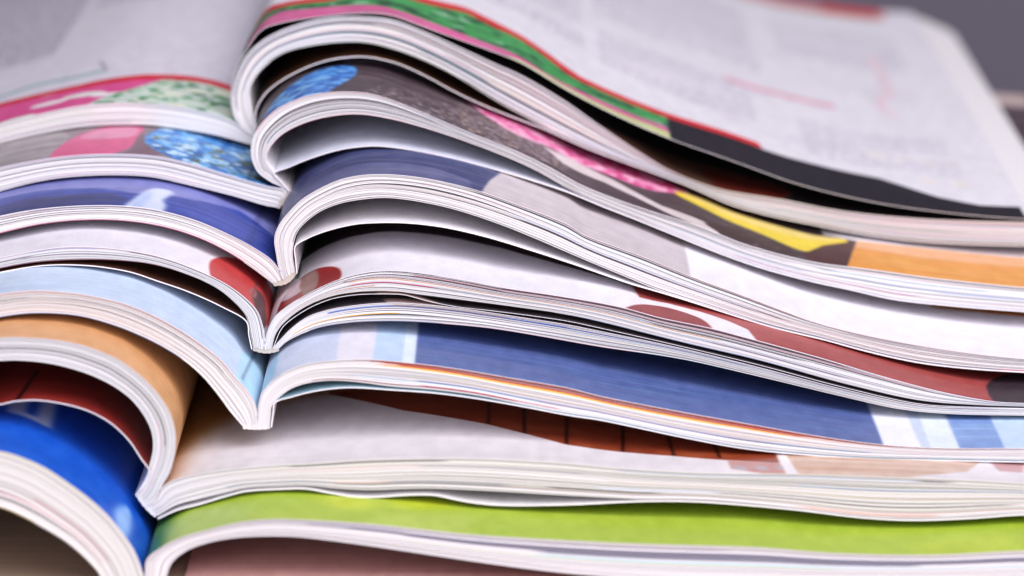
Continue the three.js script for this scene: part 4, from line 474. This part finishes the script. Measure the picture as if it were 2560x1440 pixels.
  pageBlock(o, 'DRV', 'DRB', { count: 16, seedAt: 9, open: 0.5, gaps: [[0.62, 4.2, 6, 48], [0.75, 1.2, 60, 170], [0.9, 1.4, 60, 150]], accents: [[0.57, 5, 30, '#d99a2a'], [0.2, 15, 110, '#2c3a86'], [0.12, 15, 70, '#7f9acb'], [0.5, 60, 150, '#b9b09a'], [0.4, 70, 160, '#b8c8d8']] });
  printedPage(o, 'DLT', left); printedPage(o, 'DRT', right);
  printedPage(o, 'DRL', mid, { name: 'loose_page', lift: 0, label: 'single page hanging loose inside the fanned half' });
  printedPage(o, 'DRV', mid, { name: 'inner_page', label: 'dark grey printed page seen inside the fanned half' });
  cover(o, 'DLC', inner, { label: 'front cover fallen open, dark brown inside' });
}

// E
{
  const o = magazine('E', 'magazine with pale blue left page and blue and white striped right page', GROUP);
  reseed(505);
  const all = [0, 0, 210, 0, 210, 280, 0, 280];
  const left = print(WIDTH.E, (c) => {
    rect(c, 0, 0, 210, 280, '#c3d3e9'); streaks(c, all, ['#b7cae6', '#cddbee', '#aec3e2', '#d2e0f0', '#bcd0e8'], 320, 16, 2.2);
    const cyan = [12.8,23.6,10.4,29.9,5.6,41.1,4,23.6,2.8,-3,5.6,-3,8.8,-3,12.4,-3]; poly(c, cyan, '#b2d6ea');
    perforation(c, [9.2,35.5,10.8,4.7], '#5a6a86');
  });
  const right = print(WIDTH.E, (c) => {
    rect(c, 0, 0, 210, 280, '#c4cde2'); streaks(c, [0, 0, 34, 0, 34, 280, 0, 280], ['#bcc6dd', '#d2d8e8', '#b4c2dc'], 70, 6, 2);
    const a = [25.2,39,34.8,37.6,34.4,-3,26.4,-3]; poly(c, [a[0], 280, a[2], 280, ...a.slice(2)], '#dddbe6');
    const ca = [7.2,-3,8.4,18,11.2,29.2,11.6,6.1]; poly(c, ca, '#9fc6dd');
    const b = [34.8,37.6,44,39,43.6,-3,34.4,-3]; poly(c, [b[0], 280, b[2], 280, ...b.slice(2)], '#b9cfea');
    const b2 = [42,38.3,44,39,43.6,-3,40.8,-3]; poly(c, [b2[0], 280, b2[2], 280, ...b2.slice(2)], '#d7e4f4'); 
    const blue = [44,39,147.2,38.3,148,-3,133.6,-3,102.4,-3,64,-3,43.6,-3];
    const bl = [blue[0], 280, blue[2], 280, ...blue.slice(2)];
    poly(c, bl, '#56679e'); streaks(c, bl, ['#5c6ca4', '#46568e', '#5f78ae', '#6c749f', '#3f4f88', '#5f80b4'], 420, 14, 1.6);
    const w1 = [147.2,38.3,155.6,32.7,156.4,-3,148,-3]; poly(c, [w1[0], 280, w1[2], 280, ...w1.slice(2)], '#e6e8f1');
    const w2 = [155.6,32.7,158.4,31.3,158.4,-3,156.4,-3]; poly(c, [w2[0], 280, w2[2], 280, ...w2.slice(2)], '#c2cfe2');
    const w3 = [158.4,31.3,164,30.6,164.8,-3,158.4,-3]; poly(c, [w3[0], 280, w3[2], 280, ...w3.slice(2)], '#dbe6f0');
    const w4 = [164,30.6,174.4,28.5,174.8,-3,164.8,-3]; const w4p = [w4[0], 280, w4[2], 280, ...w4.slice(2)]; poly(c, w4p, '#7f9bd0'); streaks(c, w4p, ['#8fb0dc', '#7288c4', '#9ac4e6'], 60, 7, 2);
    rect(c, (w4[2] + w4[4]) / 2, 0, 60, 280, '#bdd3ec');
  });
  const inner = print(WIDTH.E, (c) => { rect(c, 0, 0, 210, 280, '#8fb0be'); streaks(c, all, ['#7fa0b4', '#a3c0c8'], 100, 14, 3); });
  spine(o, 'ELB', 'ERB', 0.0002, new THREE.MeshStandardMaterial({ color: 0xdcd3cf, roughness: 0.7 }));
  pageBlock(o, 'ELT', 'ELB', { count: 22, seedAt: 10, open: 0.3, gaps: [[0.5, 1.3, 20, 70], [0.4, 0.9, 30, 120]], tint: [1, 0.955, 0.975], accents: [[0, 6, 150, '#e3bcc2'], [0.97, 20, 110, '#8d96b4']] });
  pageBlock(o, 'ERT', 'ERB', { count: 24, seedAt: 11, open: 0.35, gaps: [[0.07, 1.6, 36, 120], [0.5, 1.8, 24, 60], [0.8, 1.6, 12, 45]], tint: [1, 0.955, 0.975], accents: [[0, 30, 200, '#a8342a'], [1 / 24, 33, 180, '#a83222'], [2 / 24, 35, 150, '#a02c20'], [3 / 24, 38, 130, '#b4431f'], [4 / 24, 34, 140, '#e0902c'], [5 / 24, 36, 125, '#efb952'], [6 / 24, 42, 110, '#f0d9a0'], [0.66, 40, 140, '#5a66a4'], [0.86, 16, 60, '#7a2438'], [0.83, 40, 70, '#b83a5a'], [0.72, 26, 70, '#b9d3e8'], [0.5, 120, 200, '#d9b9bd']] });
  printedPage(o, 'ELT', left); printedPage(o, 'ERT', right);
  cover(o, 'ERC', inner, { label: 'white edged back cover, blue grey inside' });
}

// F
{
  const o = magazine('F', 'magazine with peach left page and brown plank photograph, on the lime green one', GROUP);
  reseed(606);
  const all = [0, 0, 220, 0, 220, 280, 0, 280];
  const left = print(WIDTH.F, (c) => {
    rect(c, 0, 0, 220, 280, '#d09c6c'); streaks(c, all, ['#cc966a', '#dab08c', '#c48c60', '#d6a67c'], 260, 14, 3);
  });
  const planks = (c, a) => { poly(c, a, '#8a3b22'); streaks(c, a, ['#7a321c', '#98482c', '#6c2a18', '#a0502f'], 260, 5, 6); };
  const right = print(WIDTH.F, (c) => {
    rect(c, 0, 0, 220, 280, '#dcd8dd'); streaks(c, all, ['#d6d2d8', '#e0dce2', '#d2ccd0'], 160, 16, 3);
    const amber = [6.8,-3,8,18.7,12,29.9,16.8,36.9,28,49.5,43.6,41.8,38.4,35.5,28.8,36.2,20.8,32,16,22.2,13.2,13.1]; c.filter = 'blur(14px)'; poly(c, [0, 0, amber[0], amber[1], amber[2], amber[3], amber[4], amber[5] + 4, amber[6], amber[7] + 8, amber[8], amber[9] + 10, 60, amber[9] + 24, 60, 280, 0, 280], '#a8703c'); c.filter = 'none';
    const wood = [39.6,63.5,57.2,43.9,76,31.3,93.6,16.6,105.2,14.5,116.8,13.8,127.2,11.7,140,9.6,139.6,18.7];
    const wp = [...wood, wood[16], 280, wood[0], 280];
    planks(c, wp);
    for (const j of [[84.4,44.6,84.4,24.3], [94,41.8,93.6,17.3], [76.4,46.7,76.4,32], [106.4,29.9,106,14.5], [116.4,32,117.2,13.8], [126.4,27.8,127.2,13.1]]) line(c, [j[2], j[3], j[0], j[1], j[0] + (j[0] - j[2]) * 3, Math.min(280, j[1] + 100)], '#2c0f08', 0.7);
        const foot = [128.8,11,140,9.6,141.2,-3,129.2,4]; poly(c, foot, '#b98a86');
    for (let i = 0; i < 3; i++) { const b = [129.6,6.8,132.4,6.1,132.8,2.6,130,4]; poly(c, b.map((v, k) => (k % 2 ? v : v + i * 4.6)), '#a9a0a8'); }
    const tan = [141.6,18.7,162.4,16.6,185.6,19.4,180.8,7.5,161.2,-3,144,-3]; poly(c, [tan[0], 280, 190, 280, ...tan.slice(4), tan[0], tan[1]], '#c2a48f'); streaks(c, tan, ['#b98d70', '#d2bcb0', '#c9ab98', '#dccfca'], 90, 10, 2);
    const pinkish = [186.8,17.3,194.4,18,193.2,9.6,188,9.6]; poly(c, pinkish, '#c39a9c');
    const stripe = [139.6,19.4,141.6,18.7,143.6,-3,141.2,-3]; poly(c, [stripe[0] + (stripe[0] - stripe[6]) * 2, stripe[1] * 3, stripe[2] + (stripe[2] - stripe[4]) * 2, stripe[3] * 3, ...stripe.slice(2), stripe[0], stripe[1]], '#e3dfe4');
  }, { roughness: 0.3 });
  const inner = print(WIDTH.F, (c) => { rect(c, 0, 0, 220, 280, '#7d231d'); streaks(c, all, ['#6d1c18', '#8d2c22', '#5f1814'], 160, 16, 3); line(c, [41.6,-3,39.6,27.8], '#2a0c0a', 1); });
  const plain = print(WIDTH.F, (c) => { rect(c, 0, 0, 220, 280, '#e0dde2'); });
  spine(o, 'FLB', 'FRB', 0.0003, new THREE.MeshStandardMaterial({ color: 0xe3dfe2, roughness: 0.6 }));
  pageBlock(o, 'FLT', 'FLB', { count: 24, seedAt: 12, open: 0.25, tint: [0.99, 0.97, 0.98], inks: 0.1 });
  pageBlock(o, 'FRT', 'FRB', { count: 26, seedAt: 13, open: 0.4, tint: [1, 0.935, 0.97], bright: [0.51, 0.75], gaps: [[0.6, 0.9, 40, 200], [0.9, 0.9, 30, 150]], inks: 0.2, accents: [[0.7, 50, 120, '#a39a98'], [0.85, 40, 130, '#8f8a88'], [0.45, 100, 200, '#b9a89a'], [0.92, 140, 170, '#c98a70']] });
  printedPage(o, 'FLT', left); printedPage(o, 'FRT', right);
  cover(o, 'FLC', inner, { label: 'front cover fallen open, dark red inside with a worn edge', ragged: 0.0004 }); cover(o, 'FRC', plain, { label: 'white back cover with a wavy edge' });
}

// G: the lowest
{
  const o = magazine('G', 'lowest magazine on the table, bright blue left page and lime green right page', GROUP);
  reseed(707);
  const all = [0, 0, 220, 0, 220, 280, 0, 280];
  const left = print(WIDTH.G, (c) => {
    rect(c, 0, 0, 220, 280, '#1a58c4'); streaks(c, all, ['#1852bc', '#1d5ecc', '#174fb4'], 120, 16, 4);
    const mark = [47.6,33.4,37.2,29.9,38,52.3,48.8,49.5]; poly(c, mark, '#e4e4ee');
    const hole = [43.6,35.5,41.2,34.8,41.6,48.1,44,47.4]; poly(c, hole, '#1a58c4');
    const pale = [17.6,4,16.4,13.8,14.4,20.1,12.4,16.6,11.6,3.3,13.2,-3]; blob(c, pale, '#7fabe6');
  }, { roughness: 0.38, soft: 3 });
  const right = print(WIDTH.G, (c) => {
    rect(c, 0, 0, 220, 280, '#9db53a'); streaks(c, all, ['#97b430', '#a6bc44', '#92b02c', '#aabc48'], 200, 20, 4);
    const teal = [3.2,-3,6.4,13.8,7.6,32.7,10.8,29.2,10.8,12.4,10.8,-3,6.8,-3]; poly(c, teal, '#2c6a4a');
    const pale = [10.4,4,11.6,20.8,20,19.4,29.2,15.2,31.6,-3,22,-3,15.2,-3]; blob(c, pale, '#9fb858');
    const y1 = [42.8,20.1,51.6,20.1,58.4,18,62.8,14.5,70.4,18,75.6,24.3,70.4,27.8,60,21.5,53.6,9.6,46.8,11]; blob(c, y1, '#b6c334');
    const y2 = [53.6,3.3,62.8,10.3,72.4,16.6,79.2,15.9,75.2,-3,66.4,-3,56.8,-3]; blob(c, y2, '#a6ba4c');
    const y3 = [169.2,8.9,182.4,13.1,196.4,15.2,194.8,-3,176.8,-3]; blob(c, y3, '#a9bd38');
      }, { roughness: 0.4, soft: 9 });
  const endpaper = print(WIDTH.G, (c) => { rect(c, 0, 0, 220, 280, '#c89a96'); streaks(c, all, ['#b07c7c', '#cba19d', '#a87474', '#d2aca6', '#b88a86'], 700, 30, 0.9); });
  spine(o, 'GLB', 'GRB', 0.0002);
  pageBlock(o, 'GLT', 'GLB', { count: 30, seedAt: 14, open: 0.15, tint: [1, 0.97, 0.955], bright: [0.60, 0.73], inks: 0.05, gaps: [[0.72, 2.4, 30, 230]], accents: [[0, 20, 150, '#dcdcc0'], [0.95, 20, 110, '#a8986a']] });
  pageBlock(o, 'GRT', 'GRB', { count: 20, seedAt: 15, open: 0.2, tint: [1, 0.95, 0.98], inks: 0.1, gaps: [[0.3, 0.8]], accents: [[0.15, 6, 60, '#b9b4c2'], [0.2, 40, 213, '#8a879a'], [0.25, 50, 213, '#6f6c80'], [0.3, 60, 213, '#7a7890'], [0.35, 90, 170, '#6a6a7c'], [0.45, 90, 213, '#b8d3e2'], [0.5, 60, 150, '#c9dcc2'], [0.95, 160, 213, '#4a8ac8'], [0.9, 170, 213, '#3a7ac8']] });
  printedPage(o, 'GLT', left); printedPage(o, 'GRT', right);
  // the back cover lies flat on the table below the arched pages
  const x0 = pts('GRB')[0][0], foot = 0.0008 - o.position.y, U = [], V = [];
  for (let i = 0; i <= 40; i++) { const x = x0 + 0.004 + 0.205 * i / 40; U.push([x, foot + 0.0003]); V.push([x, foot]); }
  part(o, 'cover', sheetGeometry(U, V, 'R', { z: 0.0002, uvWidth: 0.216 }), endpaper, 'dusty red back cover lying flat on the table');
}

renderer.render(scene, camera);
